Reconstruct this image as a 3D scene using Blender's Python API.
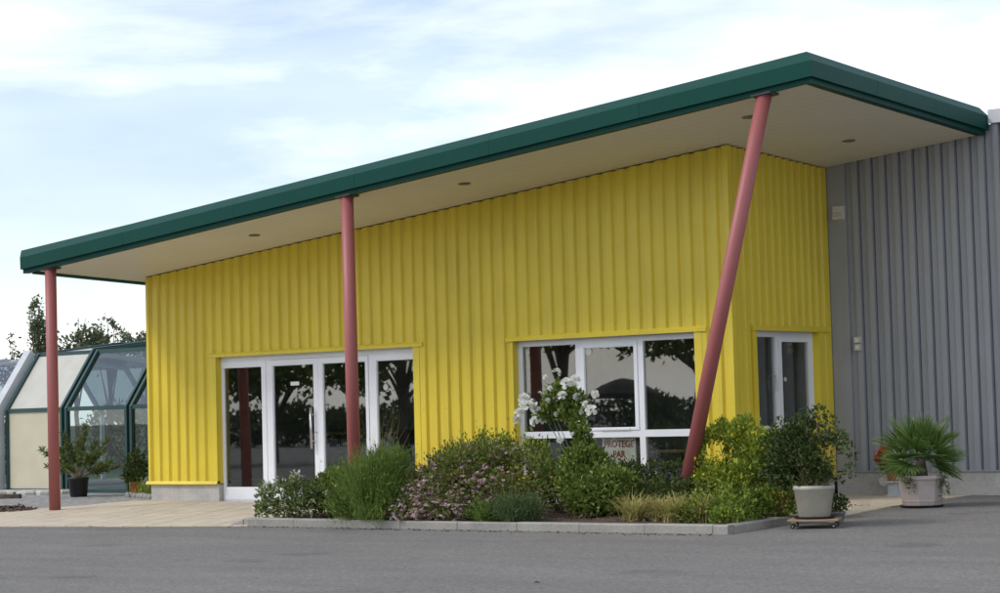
import bpy, math, random
import numpy as np
from mathutils import Matrix, Vector
rad = math.radians
rng = np.random.default_rng(7)
random.seed(7)
S = bpy.context.scene
C = S.collection
for o in list(bpy.data.objects): bpy.data.objects.remove(o)

# ------------------------------------------------------------------ camera
CAM = Vector((14.9476, -23.9790, 1.3626)); YAW, PIT, ROL = -0.669439, 0.056074, -0.026863
F_PX = 2059.107
fw = Vector((math.sin(YAW)*math.cos(PIT), math.cos(YAW)*math.cos(PIT), math.sin(PIT)))
rt = Vector((math.cos(YAW), -math.sin(YAW), 0)); up = rt.cross(fw)
r2 = rt*math.cos(ROL)+up*math.sin(ROL); u2 = -rt*math.sin(ROL)+up*math.cos(ROL)
cd = bpy.data.cameras.new('camera'); cam = bpy.data.objects.new('camera', cd); C.objects.link(cam)
cd.sensor_width = 36; cd.lens = F_PX/1000*36; cd.clip_start = .1; cd.clip_end = 3000
M = Matrix((r2, u2, -fw)).transposed().to_4x4(); M.translation = CAM
cam.matrix_world = M
S.camera = cam
# ------------------------------------------------------------------ sky, sun, exposure
SUN_AZ = Vector((-0.62, -0.78)); SUN_EL = 42.0
w = bpy.data.worlds.new('World'); S.world = w; w.use_nodes = True
nt = w.node_tree; N = nt.nodes; L = nt.links; N.clear()
def wn(t, **k):
    n = N.new(t)
    for a, b in k.items(): setattr(n, a, b)
    return n
sky = wn('ShaderNodeTexSky', sky_type='NISHITA', sun_disc=False)
sky.sun_elevation = rad(SUN_EL); sky.sun_rotation = math.atan2(SUN_AZ.x, SUN_AZ.y)
sky.air_density = 1.0; sky.dust_density = .8; sky.ozone_density = 1.0
tc = wn('ShaderNodeTexCoord'); mp = wn('ShaderNodeMapping'); mp.inputs['Scale'].default_value = (2.2, 2.2, 9); mp.inputs['Location'].default_value = (11.16, 2.12, 3.06)
L.new(tc.outputs['Generated'], mp.inputs['Vector'])
n1 = wn('ShaderNodeTexNoise'); n1.inputs['Scale'].default_value = 1.1; n1.inputs['Detail'].default_value = 7; n1.inputs['Roughness'].default_value = .56; n1.inputs['Distortion'].default_value = .35
L.new(mp.outputs[0], n1.inputs['Vector'])
cr = wn('ShaderNodeValToRGB'); cr.color_ramp.elements[0].position = .46; cr.color_ramp.elements[1].position = .74
cr.color_ramp.elements[0].color = (.20, .20, .20, 1); cr.color_ramp.elements[1].color = (1, 1, 1, 1)
L.new(n1.outputs[0], cr.inputs[0])
n2 = wn('ShaderNodeTexNoise'); n2.inputs['Scale'].default_value = 3.0; n2.inputs['Detail'].default_value = 6
L.new(mp.outputs[0], n2.inputs['Vector'])
cr2 = wn('ShaderNodeValToRGB'); cr2.color_ramp.elements[0].position = .3; cr2.color_ramp.elements[1].position = .7
cr2.color_ramp.elements[0].color = (7.6, 7.8, 8.2, 1); cr2.color_ramp.elements[1].color = (12.0, 12.0, 12.0, 1)
L.new(n2.outputs[0], cr2.inputs[0])
sz = wn('ShaderNodeSeparateXYZ'); L.new(tc.outputs['Generated'], sz.inputs[0])
mr = wn('ShaderNodeMapRange'); mr.inputs[1].default_value = 0; mr.inputs[2].default_value = .10; mr.inputs[3].default_value = .94; mr.inputs[4].default_value = 0
L.new(sz.outputs[2], mr.inputs[0])
mm = wn('ShaderNodeMath', operation='MAXIMUM'); L.new(mr.outputs[0], mm.inputs[0]); L.new(cr.outputs[0], mm.inputs[1])
mx = wn('ShaderNodeMix', data_type='RGBA')
L.new(mm.outputs[0], mx.inputs[0]); L.new(sky.outputs[0], mx.inputs[6]); L.new(cr2.outputs[0], mx.inputs[7])
bg = wn('ShaderNodeBackground'); bg.inputs[1].default_value = .15
L.new(mx.outputs[2], bg.inputs[0])
ow = wn('ShaderNodeOutputWorld'); L.new(bg.outputs[0], ow.inputs[0])

sd = bpy.data.lights.new('sun', 'SUN'); sd.energy = 1.5; sd.angle = rad(14); sd.color = (1, .95, .88)
so = bpy.data.objects.new('sun', sd); C.objects.link(so)
dv = Vector((-SUN_AZ.x, -SUN_AZ.y, 0)).normalized()*math.cos(rad(SUN_EL)); dv.z = -math.sin(rad(SUN_EL))
so.rotation_euler = dv.to_track_quat('-Z', 'Y').to_euler(); so.location = (-20, -25, 30)
S.view_settings.view_transform = 'Standard'; S.view_settings.look = 'None'
S.view_settings.exposure = 0.17; S.view_settings.gamma = 1.0
S.render.engine = 'CYCLES'
S.cycles.max_bounces = 10; S.cycles.transparent_max_bounces = 16

# ------------------------------------------------------------------ materials
MATS = {}
class NB:
    def __init__(s, name):
        s.m = bpy.data.materials.new(name); s.m.use_nodes = True; s.t = s.m.node_tree
        s.N = s.t.nodes; s.L = s.t.links; s.bsdf = s.N['Principled BSDF']; s.out = s.N['Material Output']
        MATS[name] = s.m
    def n(s, t, ins=None, **k):
        x = s.N.new(t)
        for a, b in k.items(): setattr(x, a, b)
        for a, b in (ins or {}).items(): x.inputs[a].default_value = b
        return x
    def link(s, a, b): s.L.new(a, b)
    def coord(s, scale=(1, 1, 1), kind='Object'):
        t = s.n('ShaderNodeTexCoord'); m = s.n('ShaderNodeMapping'); m.inputs['Scale'].default_value = scale
        s.link(t.outputs[kind], m.inputs[0]); return m.outputs[0]
    def noise(s, vec, scale, detail=4, rough=.55):
        x = s.n('ShaderNodeTexNoise', {'Scale': scale, 'Detail': detail, 'Roughness': rough}); s.link(vec, x.inputs['Vector']); return x.outputs[0]
    def ramp(s, fac, stops):
        r = s.n('ShaderNodeValToRGB'); e = r.color_ramp.elements
        while len(e) < len(stops): e.new(.5)
        for i, (p, c) in enumerate(stops):
            e[i].position = p; e[i].color = c if len(c) == 4 else (*c, 1)
        s.link(fac, r.inputs[0]); return r.outputs[0]
    def mix(s, fac, a, b, mode='MIX'):
        m = s.n('ShaderNodeMix', data_type='RGBA', blend_type=mode)
        for v, i in ((fac, 0), (a, 6), (b, 7)):
            if hasattr(v, 'is_output'): s.link(v, m.inputs[i])
            else: m.inputs[i].default_value = v if i == 0 else (*v, 1)[:4]
        return m.outputs[2]
    def bump(s, h, strength, dist=.01):
        b = s.n('ShaderNodeBump', {'Strength': strength, 'Distance': dist}); s.link(h, b.inputs['Height']); s.link(b.outputs[0], s.bsdf.inputs['Normal'])
    def color(s, c):
        if hasattr(c, 'is_output'): s.link(c, s.bsdf.inputs['Base Color'])
        else: s.bsdf.inputs['Base Color'].default_value = (*c, 1)
def simple(name, col, rough=.5, metal=0, var=.12, nscale=3, bump=0, bscale=40, spec=.5, stretch=(1, 1, 1)):
    b = NB(name); v = b.coord(stretch); f = b.noise(v, nscale, 5)
    lo = tuple(c*(1-var) for c in col); hi = tuple(min(1, c*(1+var)) for c in col)
    b.color(b.ramp(f, [(.3, lo), (.7, hi)]))
    b.bsdf.inputs['Roughness'].default_value = rough; b.bsdf.inputs['Metallic'].default_value = metal
    b.bsdf.inputs['Specular IOR Level'].default_value = spec
    if bump: b.bump(b.noise(v, bscale, 4), bump)
    return b
# painted metal sheet: faint vertical rain streaks
def sheet_mat(name, col, dirt, rough=.45):
    b = NB(name); v = b.coord((7, 7, .35)); f = b.noise(v, 1.6, 5, .6)
    v2 = b.coord((1, 1, 1)); f2 = b.noise(v2, .9, 4)
    c1 = b.ramp(f2, [(.3, tuple(c*.93 for c in col)), (.7, tuple(min(1, c*1.05) for c in col))])
    fac = b.ramp(f, [(.50, (0, 0, 0)), (.80, (.30, .30, .30))])
    m = b.n('ShaderNodeMix', data_type='RGBA'); b.link(fac, m.inputs[0]); b.link(c1, m.inputs[6]); m.inputs[7].default_value = (*dirt, 1)
    # specks
    f3 = b.noise(v2, 26, 2, .5); sp = b.ramp(f3, [(.735, (0, 0, 0)), (.77, (.5, .5, .5))])
    m2 = b.n('ShaderNodeMix', data_type='RGBA'); b.link(sp, m2.inputs[0]); b.link(m.outputs[2], m2.inputs[6]); m2.inputs[7].default_value = (*dirt, 1)
    b.color(m2.outputs[2]); b.bsdf.inputs['Roughness'].default_value = rough
    b.bump(b.noise(v2, 5, 3), .08, .02)
    return b
sheet_mat('yellow_paint', (.72, .555, .038), (.38, .28, .05), .42)
sheet_mat('yellow_trim', (.73, .565, .040), (.40, .31, .06), .38)
sheet_mat('grey_paint', (.32, .325, .34), (.16, .16, .17), .45)
sheet_mat('grey_cap', (.55, .57, .60), (.35, .35, .35), .4)
gp = sheet_mat('green_paint', (.0025, .055, .042), (.010, .058, .047), .5); gp.bsdf.inputs['Specular IOR Level'].default_value = .15
simple('green_lip', (.10, .12, .115), .5)
sheet_mat('red_paint', (.34, .098, .093), (.25, .08, .07), .5)
simple('white_pvc', (.78, .79, .82), .35, var=.05, nscale=2)
simple('steel', (.55, .55, .55), .28, metal=1, var=.05)
simple('dark_metal', (.05, .05, .05), .5)
simple('light_plastic', (.60, .57, .50), .5, var=.06)
b = NB('soffit'); v = b.coord((1, 1, 1)); f = b.noise(v, .7, 4)
wv = b.n('ShaderNodeTexWave', {'Scale': 1.6, 'Distortion': 0.0}, wave_type='BANDS', bands_direction='Y', wave_profile='SAW'); b.link(v, wv.inputs['Vector'])
gr = b.ramp(wv.outputs[1], [(.0, (0, 0, 0)), (.05, (1, 1, 1)), (.95, (1, 1, 1)), (1, (0, 0, 0))])
c0 = b.ramp(f, [(.3, (.79, .74, .61)), (.7, (.84, .79, .66))]); b.color(b.mix(.25, c0, gr, 'MULTIPLY')); b.bump(gr, .5, .006); b.bsdf.inputs['Roughness'].default_value = .5
# concrete
def concrete(name, col, bs=60):
    b = NB(name); v = b.n('ShaderNodeNewGeometry').outputs['Position']; f = b.noise(v, 2.2, 8, .65); f2 = b.noise(v, 35, 3)
    c = b.ramp(f, [(.28, tuple(x*.68 for x in col)), (.5, col), (.75, tuple(min(1, x*1.18) for x in col))])
    c = b.mix(.35, c, b.ramp(f2, [(.35, (.55, .55, .55)), (.65, (1, 1, 1))]), 'MULTIPLY')
    b.color(c); b.bsdf.inputs['Roughness'].default_value = .85; b.bump(b.noise(v, bs, 5), .35, .01); return b
concrete('concrete', (.48, .46, .43)); concrete('kerb', (.31, .295, .265)); concrete('stone', (.48, .46, .42), 25)
concrete('paver_grey', (.30, .29, .28))
# sandy paving slabs
b = NB('paver'); v = b.coord(); oi = b.n('ShaderNodeObjectInfo'); f = b.noise(v, 18, 6, .7)
ge = b.n('ShaderNodeNewGeometry'); f0 = b.noise(ge.outputs['Position'], .55, 5)
c = b.ramp(oi.outputs['Random'], [(0, (.55, .47, .36)), (.5, (.58, .50, .385)), (1, (.61, .53, .42))])
c = b.mix(.55, c, b.ramp(f0, [(.32, (.84, .86, .88)), (.62, (1, .98, .95))]), 'MULTIPLY')
c = b.mix(.3, c, b.ramp(f, [(.3, (.6, .6, .6)), (.7, (1, 1, 1))]), 'MULTIPLY')
b.color(c); b.bsdf.inputs['Roughness'].default_value = .85; b.bump(f, .3, .005)
# asphalt
b = NB('asphalt'); v = b.coord()
f = b.noise(v, 30, 8, .85); big = b.noise(v, .16, 5, .6); mid = b.noise(b.coord((.35, 1.2, 1)), 1.1, 7, .7); gr_ = b.noise(v, 9, 6, .8)
vor = b.n('ShaderNodeTexVoronoi', {'Scale': 42.0}); b.link(v, vor.inputs['Vector'])
c = b.ramp(f, [(.30, (.085, .081, .078)), (.5, (.225, .217, .208)), (.70, (.40, .385, .37))])
c = b.mix(.35, c, b.ramp(vor.outputs['Distance'], [(.0, (1, 1, 1)), (.5, (.55, .55, .55))]), 'MULTIPLY')
c = b.mix(.8, c, b.ramp(big, [(.3, (.84, .84, .84)), (.7, (1.05, 1.03, 1.0))]), 'MULTIPLY')
c = b.mix(.8, c, b.ramp(mid, [(.3, (.80, .80, .81)), (.66, (1.08, 1.07, 1.05))]), 'MULTIPLY')
c = b.mix(.6, c, b.ramp(gr_, [(.32, (.72, .72, .73)), (.62, (1.1, 1.09, 1.08))]), 'MULTIPLY')
st_ = b.noise(b.coord((1, 1, 1)), .75, 3, .45); c = b.mix(.75, c, b.ramp(st_, [(.64, (1, 1, 1)), (.70, (.74, .74, .75))]), 'MULTIPLY'); c = b.mix(1.0, c, (1.03, 1.03, 1.03), 'MULTIPLY'); b.color(c); b.bsdf.inputs['Roughness'].default_value = .85; b.bsdf.inputs['Specular IOR Level'].default_value = .3; b.bump(f, .6, .012)
b = simple('grass', (.055, .085, .025), .9, var=.35, nscale=1.2, bump=.4, bscale=20)
b = NB('gravel'); v = b.coord(); vor = b.n('ShaderNodeTexVoronoi', {'Scale': 9.0}); b.link(v, vor.inputs['Vector'])
c = b.ramp(vor.outputs['Color'], [(0, (.24, .235, .23)), (1, (.40, .39, .375))]); e = b.ramp(vor.outputs['Distance'], [(.3, (1, 1, 1)), (.62, (.45, .45, .45))])
b.color(b.mix(.6, c, e, 'MULTIPLY')); b.bsdf.inputs['Roughness'].default_value = .9; b.bump(vor.outputs['Distance'], -.5, .02)
simple('soil', (.085, .058, .040), .95, var=.4, nscale=9, bump=.6, bscale=30)
simple('mulch', (.075, .042, .032), .95, var=.5, nscale=12)
simple('terracotta', (.36, .13, .07), .75, var=.2, nscale=6)
simple('orange_plastic', (.52, .15, .05), .5)
simple('black_plastic', (.012, .012, .013), .45)
simple('white_pot', (.47, .445, .37), .5, var=.10, nscale=5, bump=.1)
simple('pink_pot', (.43, .365, .335), .55, var=.10, nscale=5, bump=.15)
simple('wood', (.33, .23, .14), .7, var=.3, nscale=3, stretch=(1, 12, 1))
simple('bark', (.085, .065, .048), .9, var=.4, nscale=8, bump=.5, bscale=25)
simple('stem_green', (.10, .13, .05), .7)
simple('stem_tan', (.26, .20, .12), .8)
simple('inner_wall', (.26, .27, .29), .8); simple('inner_floor', (.24, .22, .20), .45); simple('inner_dark', (.035, .032, .03), .6)
simple('cabinet', (.45, .45, .44), .5); simple('cloth_black', (.012, .012, .013), .9); simple('cream_panel', (.56, .51, .37), .35, var=.05)
simple('cream_pale', (.50, .485, .42), .25, var=.05)
simple('frame_green', (.014, .055, .055), .35); simple('frame_grey', (.50, .52, .54), .4)
simple('sign_white', (.75, .73, .68), .4, var=.05); simple('sign_red', (.28, .02, .025), .5); simple('parasol_cloth', (.03, .028, .027), .9)
simple('yellow_petal', (.75, .55, .02), .7); simple('red_petal', (.60, .03, .02), .6); simple('purple_petal', (.13, .085, .17), .8)
simple('interior_cream', (.55, .50, .38), .6)
def glass(name, tint, base, pw=4.0):
    b = NB(name); lw = b.n('ShaderNodeLayerWeight', {'Blend': .5})
    p = b.n('ShaderNodeMath', operation='POWER'); b.link(lw.outputs['Facing'], p.inputs[0]); p.inputs[1].default_value = pw
    ma = b.n('ShaderNodeMath', operation='MULTIPLY_ADD'); b.link(p.outputs[0], ma.inputs[0]); ma.inputs[1].default_value = 1-base; ma.inputs[2].default_value = base
    tr = b.n('ShaderNodeBsdfTransparent'); tr.inputs[0].default_value = (*tint, 1)
    gl = b.n('ShaderNodeBsdfGlossy'); gl.inputs['Roughness'].default_value = .012
    v = b.coord(); bm = b.n('ShaderNodeBump', {'Strength': .02, 'Distance': .02}); b.link(b.noise(v, 1.3, 1), bm.inputs['Height']); b.link(bm.outputs[0], gl.inputs['Normal'])
    ms = b.n('ShaderNodeMixShader'); b.link(ma.outputs[0], ms.inputs[0]); b.link(tr.outputs[0], ms.inputs[1]); b.link(gl.outputs[0], ms.inputs[2])
    b.link(ms.outputs[0], b.out.inputs[0])
glass('window_glass', (.86, .88, .86), .12); glass('enclosure_glass', (.62, .70, .69), .10); glass('enclosure_smoke', (.55, .60, .64), .12)
def leafmat(name, stops, trans=.25, rough=.55):
    b = NB(name); a = b.n('ShaderNodeAttribute', attribute_name='tint'); c = b.ramp(a.outputs['Fac'], stops)
    b.link(c, b.bsdf.inputs['Base Color']); b.bsdf.inputs['Roughness'].default_value = rough; b.bsdf.inputs['Specular IOR Level'].default_value = .35
    t = b.n('ShaderNodeBsdfTranslucent'); b.link(c, t.inputs[0]); ms = b.n('ShaderNodeMixShader', {0: trans})
    b.link(b.bsdf.outputs[0], ms.inputs[1]); b.link(t.outputs[0], ms.inputs[2]); b.link(ms.outputs[0], b.out.inputs[0])
leafmat('leaf_mid', [(0, (0.062, 0.098, 0.018)), (.5, (0.144, 0.206, 0.037)), (1, (0.275, 0.350, 0.069))], .3)
leafmat('leaf_dark', [(0, (0.032, 0.052, 0.014)), (.6, (0.071, 0.106, 0.025)), (1, (0.149, 0.190, 0.052))])
leafmat('leaf_bright', [(0, (0.078, 0.120, 0.018)), (.5, (0.192, 0.276, 0.034)), (1, (0.432, 0.480, 0.060))])
leafmat('leaf_feather', [(0, (0.072, 0.126, 0.024)), (.5, (0.168, 0.258, 0.050)), (1, (0.336, 0.432, 0.102))])
leafmat('leaf_greyg', [(0, (.055, .09, .03)), (.5, (.11, .165, .058)), (1, (.20, .26, .11))])
leafmat('leaf_spirea', [(0, (0.074, 0.088, 0.020)), (.35, (0.128, 0.176, 0.034)), (.75, (0.230, 0.257, 0.061)), (1, (0.270, 0.135, 0.081))])
leafmat('leaf_white', [(0, (.06, .095, .02)), (.45, (.13, .18, .04)), (.8, (.26, .31, .10)), (.9, (.70, .70, .62)), (1, (.80, .80, .75))])
leafmat('leaf_straw', [(0, (0.176, 0.187, 0.044)), (.5, (0.440, 0.396, 0.132)), (1, (0.682, 0.594, 0.286))])
leafmat('leaf_palm', [(0, (0.039, 0.085, 0.018)), (.5, (0.085, 0.163, 0.033)), (1, (0.208, 0.299, 0.078))], .15, .4)
leafmat('leaf_oleander', [(0, (.05, .085, .025)), (.5, (.12, .17, .045)), (1, (.27, .29, .09))])
leafmat('petal_white', [(0, (.70, .70, .64)), (1, (.86, .86, .82))], .35)
leafmat('petal_pink', [(0, (.50, .24, .31)), (.5, (.70, .46, .52)), (1, (.84, .72, .75))], .3)
leafmat('leaf_far', [(0, (.08, .10, .055)), (.5, (.14, .165, .09)), (1, (.21, .23, .13))])
leafmat('chips', [(0, (.05, .034, .027)), (1, (.15, .10, .075))], 0, .9)

# ------------------------------------------------------------------ mesh helpers
def tag(o, label=None, cat=None, group=None, kind=None):
    if label: o['label'] = label
    if cat: o['category'] = cat
    if group: o['group'] = group
    if kind: o['kind'] = kind
    return o
def empty(name, loc, label=None, cat=None, group=None, kind=None, rz=0):
    o = bpy.data.objects.new(name, None); C.objects.link(o); o.location = loc; o.rotation_euler[2] = rz; o.empty_display_size = .2
    return tag(o, label, cat, group, kind)
def link_mesh(name, me, mat, parent=None, loc=None, smooth=False):
    o = bpy.data.objects.new(name, me); C.objects.link(o)
    if mat and not me.materials: me.materials.append(MATS[mat])
    if parent: o.parent = parent
    if loc is not None: o.location = loc
    if smooth and len(me.polygons): me.polygons.foreach_set('use_smooth', np.ones(len(me.polygons), bool))
    return o
class MB:
    def __init__(s): s.v = []; s.f = []
    def add(s, v, f):
        k = len(s.v); s.v += [tuple(p) for p in v]; s.f += [tuple(i+k for i in q) for q in f]; return s
    def box(s, x0, x1, y0, y1, z0, z1):
        return s.add([(x0, y0, z0), (x1, y0, z0), (x1, y1, z0), (x0, y1, z0), (x0, y0, z1), (x1, y0, z1), (x1, y1, z1), (x0, y1, z1)],
                     [(0, 3, 2, 1), (4, 5, 6, 7), (0, 1, 5, 4), (1, 2, 6, 5), (2, 3, 7, 6), (3, 0, 4, 7)])
    def bbox(s, x0, x1, y0, y1, z0, z1, c=.01):   # box with chamfered top edges
        return s.add([(x0, y0, z0), (x1, y0, z0), (x1, y1, z0), (x0, y1, z0), (x0, y0, z1-c), (x1, y0, z1-c), (x1, y1, z1-c), (x0, y1, z1-c),
                      (x0+c, y0+c, z1), (x1-c, y0+c, z1), (x1-c, y1-c, z1), (x0+c, y1-c, z1)],
                     [(0, 3, 2, 1), (8, 9, 10, 11)]+[(i, (i+1) % 4, 4+(i+1) % 4, 4+i) for i in range(4)]+[(4+i, 4+(i+1) % 4, 8+(i+1) % 4, 8+i) for i in range(4)])
    def tube(s, pts, rs, n=8, cap=True):
        pts = [Vector(p) for p in pts]
        if not hasattr(rs, '__len__'): rs = [rs]*len(pts)
        k = len(s.v); u = None
        for i, p in enumerate(pts):
            d = (pts[min(i+1, len(pts)-1)]-pts[max(i-1, 0)])
            if d.length < 1e-9: d = Vector((0, 0, 1))
            d.normalize()
            if u is None: u = d.orthogonal().normalized()
            else:
                u = u-d*u.dot(d)
                u = u.normalized() if u.length > 1e-6 else d.orthogonal().normalized()
            vv = d.cross(u)
            for j in range(n):
                a = 2*math.pi*j/n; s.v.append(tuple(p+(u*math.cos(a)+vv*math.sin(a))*rs[i]))
        for i in range(len(pts)-1):
            for j in range(n): s.f.append((k+i*n+j, k+i*n+(j+1) % n, k+(i+1)*n+(j+1) % n, k+(i+1)*n+j))
        if cap: s.f.append(tuple(k+j for j in range(n))[::-1]); s.f.append(tuple(k+(len(pts)-1)*n+j for j in range(n)))
        return s
    def lathe(s, prof, n=24, c=(0, 0, 0), sq=None):
        k = len(s.v)
        for r, z in prof:
            for j in range(n):
                a = 2*math.pi*j/n; s.v.append((c[0]+r*math.cos(a), c[1]+r*math.sin(a), c[2]+z))
        for i in range(len(prof)-1):
            for j in range(n): s.f.append((k+i*n+j, k+i*n+(j+1) % n, k+(i+1)*n+(j+1) % n, k+(i+1)*n+j))
        s.f.append(tuple(k+j for j in range(n))[::-1]); s.f.append(tuple(k+(len(prof)-1)*n+j for j in range(n)))
        return s
    def build(s, name, mat, parent=None, loc=None, smooth=False):
        me = bpy.data.meshes.new(name); me.from_pydata(s.v, [], s.f); me.update()
        return link_mesh(name, me, mat, parent, loc, smooth)
def np_mesh(name, V, F, mat, parent=None, tint=None, loc=None, kind='stuff', smooth=False):
    V = np.asarray(V, np.float32); F = np.asarray(F, np.int32); k = F.shape[1]
    me = bpy.data.meshes.new(name); me.vertices.add(len(V)); me.vertices.foreach_set('co', V.ravel())
    me.loops.add(F.size); me.loops.foreach_set('vertex_index', F.ravel()); me.polygons.add(len(F))
    me.polygons.foreach_set('loop_start', np.arange(0, F.size, k, dtype=np.int32))
    me.update(calc_edges=True)
    if tint is not None:
        a = me.attributes.new('tint', 'FLOAT', 'POINT'); a.data.foreach_set('value', np.asarray(tint, np.float32))
    o = link_mesh(name, me, mat, parent, loc, smooth)
    if kind: o['kind'] = kind
    return o
def unit(a): return a/np.maximum(np.linalg.norm(a, axis=1, keepdims=True), 1e-9)
def leaf_geo(P, D, Ln, Wd, tint, bend=.18):
    """pointed, folded leaves: two triangles-pairs each (6 verts)"""
    n = len(P); D = unit(D); Q = unit(np.cross(D, unit(rng.normal(size=(n, 3))))); U = np.cross(Q, D)
    Ln = np.broadcast_to(Ln, n)[:, None]; Wd = np.broadcast_to(Wd, n)[:, None]
    b = P; m = P+D*Ln*.5; t = P+D*Ln-U*Ln*bend
    l = m+Q*Wd*.5+U*Wd*.15; r = m-Q*Wd*.5+U*Wd*.15
    V = np.stack([b, l, t, r], 1).reshape(-1, 3); i = np.arange(n)[:, None]*4
    F = np.concatenate([i+[[0, 2, 1]], i+[[0, 3, 2]]], 1).reshape(-1, 3)
    return V, F, np.repeat(tint, 4)
def wob(P, s, seed=0):
    r = np.random.default_rng(seed); out = np.zeros(len(P))
    for k in range(6):
        d = r.normal(size=3); d /= np.linalg.norm(d); out += np.sin((P@d)*s*(.6+.35*k)+r.uniform(0, 6.28))
    return out/6
def cloud(lobes, n, seed, gap=.1, fs=6.0):
    """points + outward directions in a union of ellipsoids, with clumps and gaps"""
    r = np.random.default_rng(seed); lobes = np.array(lobes, float)
    wgt = lobes[:, 3]*lobes[:, 4]*lobes[:, 5]; wgt = wgt**.7; idx = r.choice(len(lobes), int(n*1.9), p=wgt/wgt.sum())
    d = unit(r.normal(size=(len(idx), 3))); rr = r.uniform(.12, 1, len(idx))**.42
    rr *= 1+.22*wob(d*1.0, 5.0, seed+1)+.10*r.normal(size=len(idx))*(rr > .8)
    P = lobes[idx, :3]+d*lobes[idx, 3:]*rr[:, None]
    keep = wob(P, fs, seed+2) > -.28+gap+.12*r.normal(size=len(P))
    P, d, rr = P[keep][:n], d[keep][:n], rr[keep][:n]
    ok = P[:, 2] > .0
    return P[ok], d[ok], rr[ok]
def foliage(parent, name, mat, lobes, n, L_, W_, seed, gap=.1, fs=6.0, out=.6, upw=.35, rnd=.7, tilt=(0, 0, 0), tmean=.5, tsd=.22, bend=.18):
    P, d, rr = cloud(lobes, n, seed, gap, fs); k = len(P)
    D = d*out+np.array([tilt[0], tilt[1], upw+tilt[2]])+rng.normal(size=(k, 3))*rnd*.6
    tint = np.clip(tmean+.30*wob(P, fs*1.4, seed+5)+rng.normal(size=k)*tsd, 0, 1)
    V, F, T = leaf_geo(P, D, L_*rng.uniform(.6, 1.25, k), W_*rng.uniform(.7, 1.2, k), tint, bend)
    return np_mesh(name, V, F, mat, parent, T), P, d
def stems(parent, name, mat, base, tips, r0=.012, r1=.004, n=5, spread=.06, sag=0):
    m = MB()
    for t in tips:
        b0 = Vector(base)+Vector((random.uniform(-spread, spread), random.uniform(-spread, spread), 0)); t = Vector(t)
        c = b0.lerp(t, .5)+Vector((random.uniform(-.05, .05), random.uniform(-.05, .05), .08*(t-b0).length+sag))
        pts = [(b0*(1-u)**2+c*2*u*(1-u)+t*u*u) for u in (0, .25, .5, .75, 1)]
        m.tube(pts, [r0+(r1-r0)*u for u in (0, .25, .5, .75, 1)], n, cap=False)
    return m.build(name, mat, parent)
def blades(base, Lg, wd, lean, droop, az, segs=4):
    """arching grass blades; arrays of n"""
    n = len(base); t = np.linspace(0, 1, segs+1); h = np.stack([np.cos(az), np.sin(az), np.zeros(n)], 1); side = np.stack([-np.sin(az), np.cos(az), np.zeros(n)], 1)
    ctr = []
    ang = lean
    pos = base.copy(); V = []
    for i in range(segs+1):
        wv_ = (wd*(1-t[i]**2)*.5+.0007)[:, None] if hasattr(wd, '__len__') else wd*(1-t[i]**2)*.5+.0007
        V.append(pos-side*wv_); V.append(pos+side*wv_)
        a = ang+droop*t[i]; pos = pos+(h*np.sin(a)[:, None]+np.array([0, 0, 1.])*np.cos(a)[:, None])*(Lg/segs)[:, None]
    V = np.stack(V, 1).reshape(-1, 3); k = 2*(segs+1); i0 = np.arange(n)[:, None]*k
    F = np.concatenate([i0+[[2*j, 2*j+1, 2*j+3, 2*j+2]] for j in range(segs)], 1).reshape(-1, 4)
    return V, F, k
def gz(y):
    return -.11 if y < -4.4 else (.025*y if y < 0 else (.01*y if y < 3 else .03))

# ------------------------------------------------------------------ ground
def sheet(name, poly_x, ys, mat, dz, kind='structure', xf=None):
    """ground sheet following gz between x limits (functions of y allowed)"""
    m = MB(); ys = sorted(set(ys))
    for a, b_ in zip(ys[:-1], ys[1:]):
        xs = poly_x
        for x0, x1 in zip(xs[:-1], xs[1:]):
            m.add([(x0, a, gz(a)+dz), (x1, a, gz(a)+dz), (x1, b_, gz(b_)+dz), (x0, b_, gz(b_)+dz)], [(0, 1, 2, 3)])
    return tag(m.build(name, mat), kind=kind)
sheet('asphalt_ground', [-900, -60, 60, 900], [-900, -60, -4.4, 0, 3, 60, 900], 'asphalt', 0)
sheet('lawn', [-700, -60, -23], [-1.2, 0, 3, 40, 700], 'grass', .004)
sheet('lawn_behind', [-23, 0], [12, 40, 700], 'grass', .005).name = 'lawn'
sheet('gravel_path', [-23, -11.9], [-2.55, 0, 3, 12], 'gravel', .006)
soil = MB()
sx = np.linspace(-5.32, 2.24, 40); sy = np.linspace(-3.9, -.02, 20); gv = []
for yy in sy:
    for xx in sx:
        xm = 2.24 if yy < -1.95 else 1.42-(yy+1.95)*.74; xx = -5.32+(xx+5.32)*(xm+5.32)/7.56; gv.append((xx, yy, .015-.04*min(1, max(0, (-yy-3.0)/.8))+.02*math.sin(xx*3.1+yy)*math.sin(yy*2.7)+random.uniform(-.012, .012)))
gf = [(j*40+i, j*40+i+1, (j+1)*40+i+1, (j+1)*40+i) for j in range(19) for i in range(39)]
soil.add(gv, gf); tag(soil.build('soil', 'soil', smooth=True), kind='structure')
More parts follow.
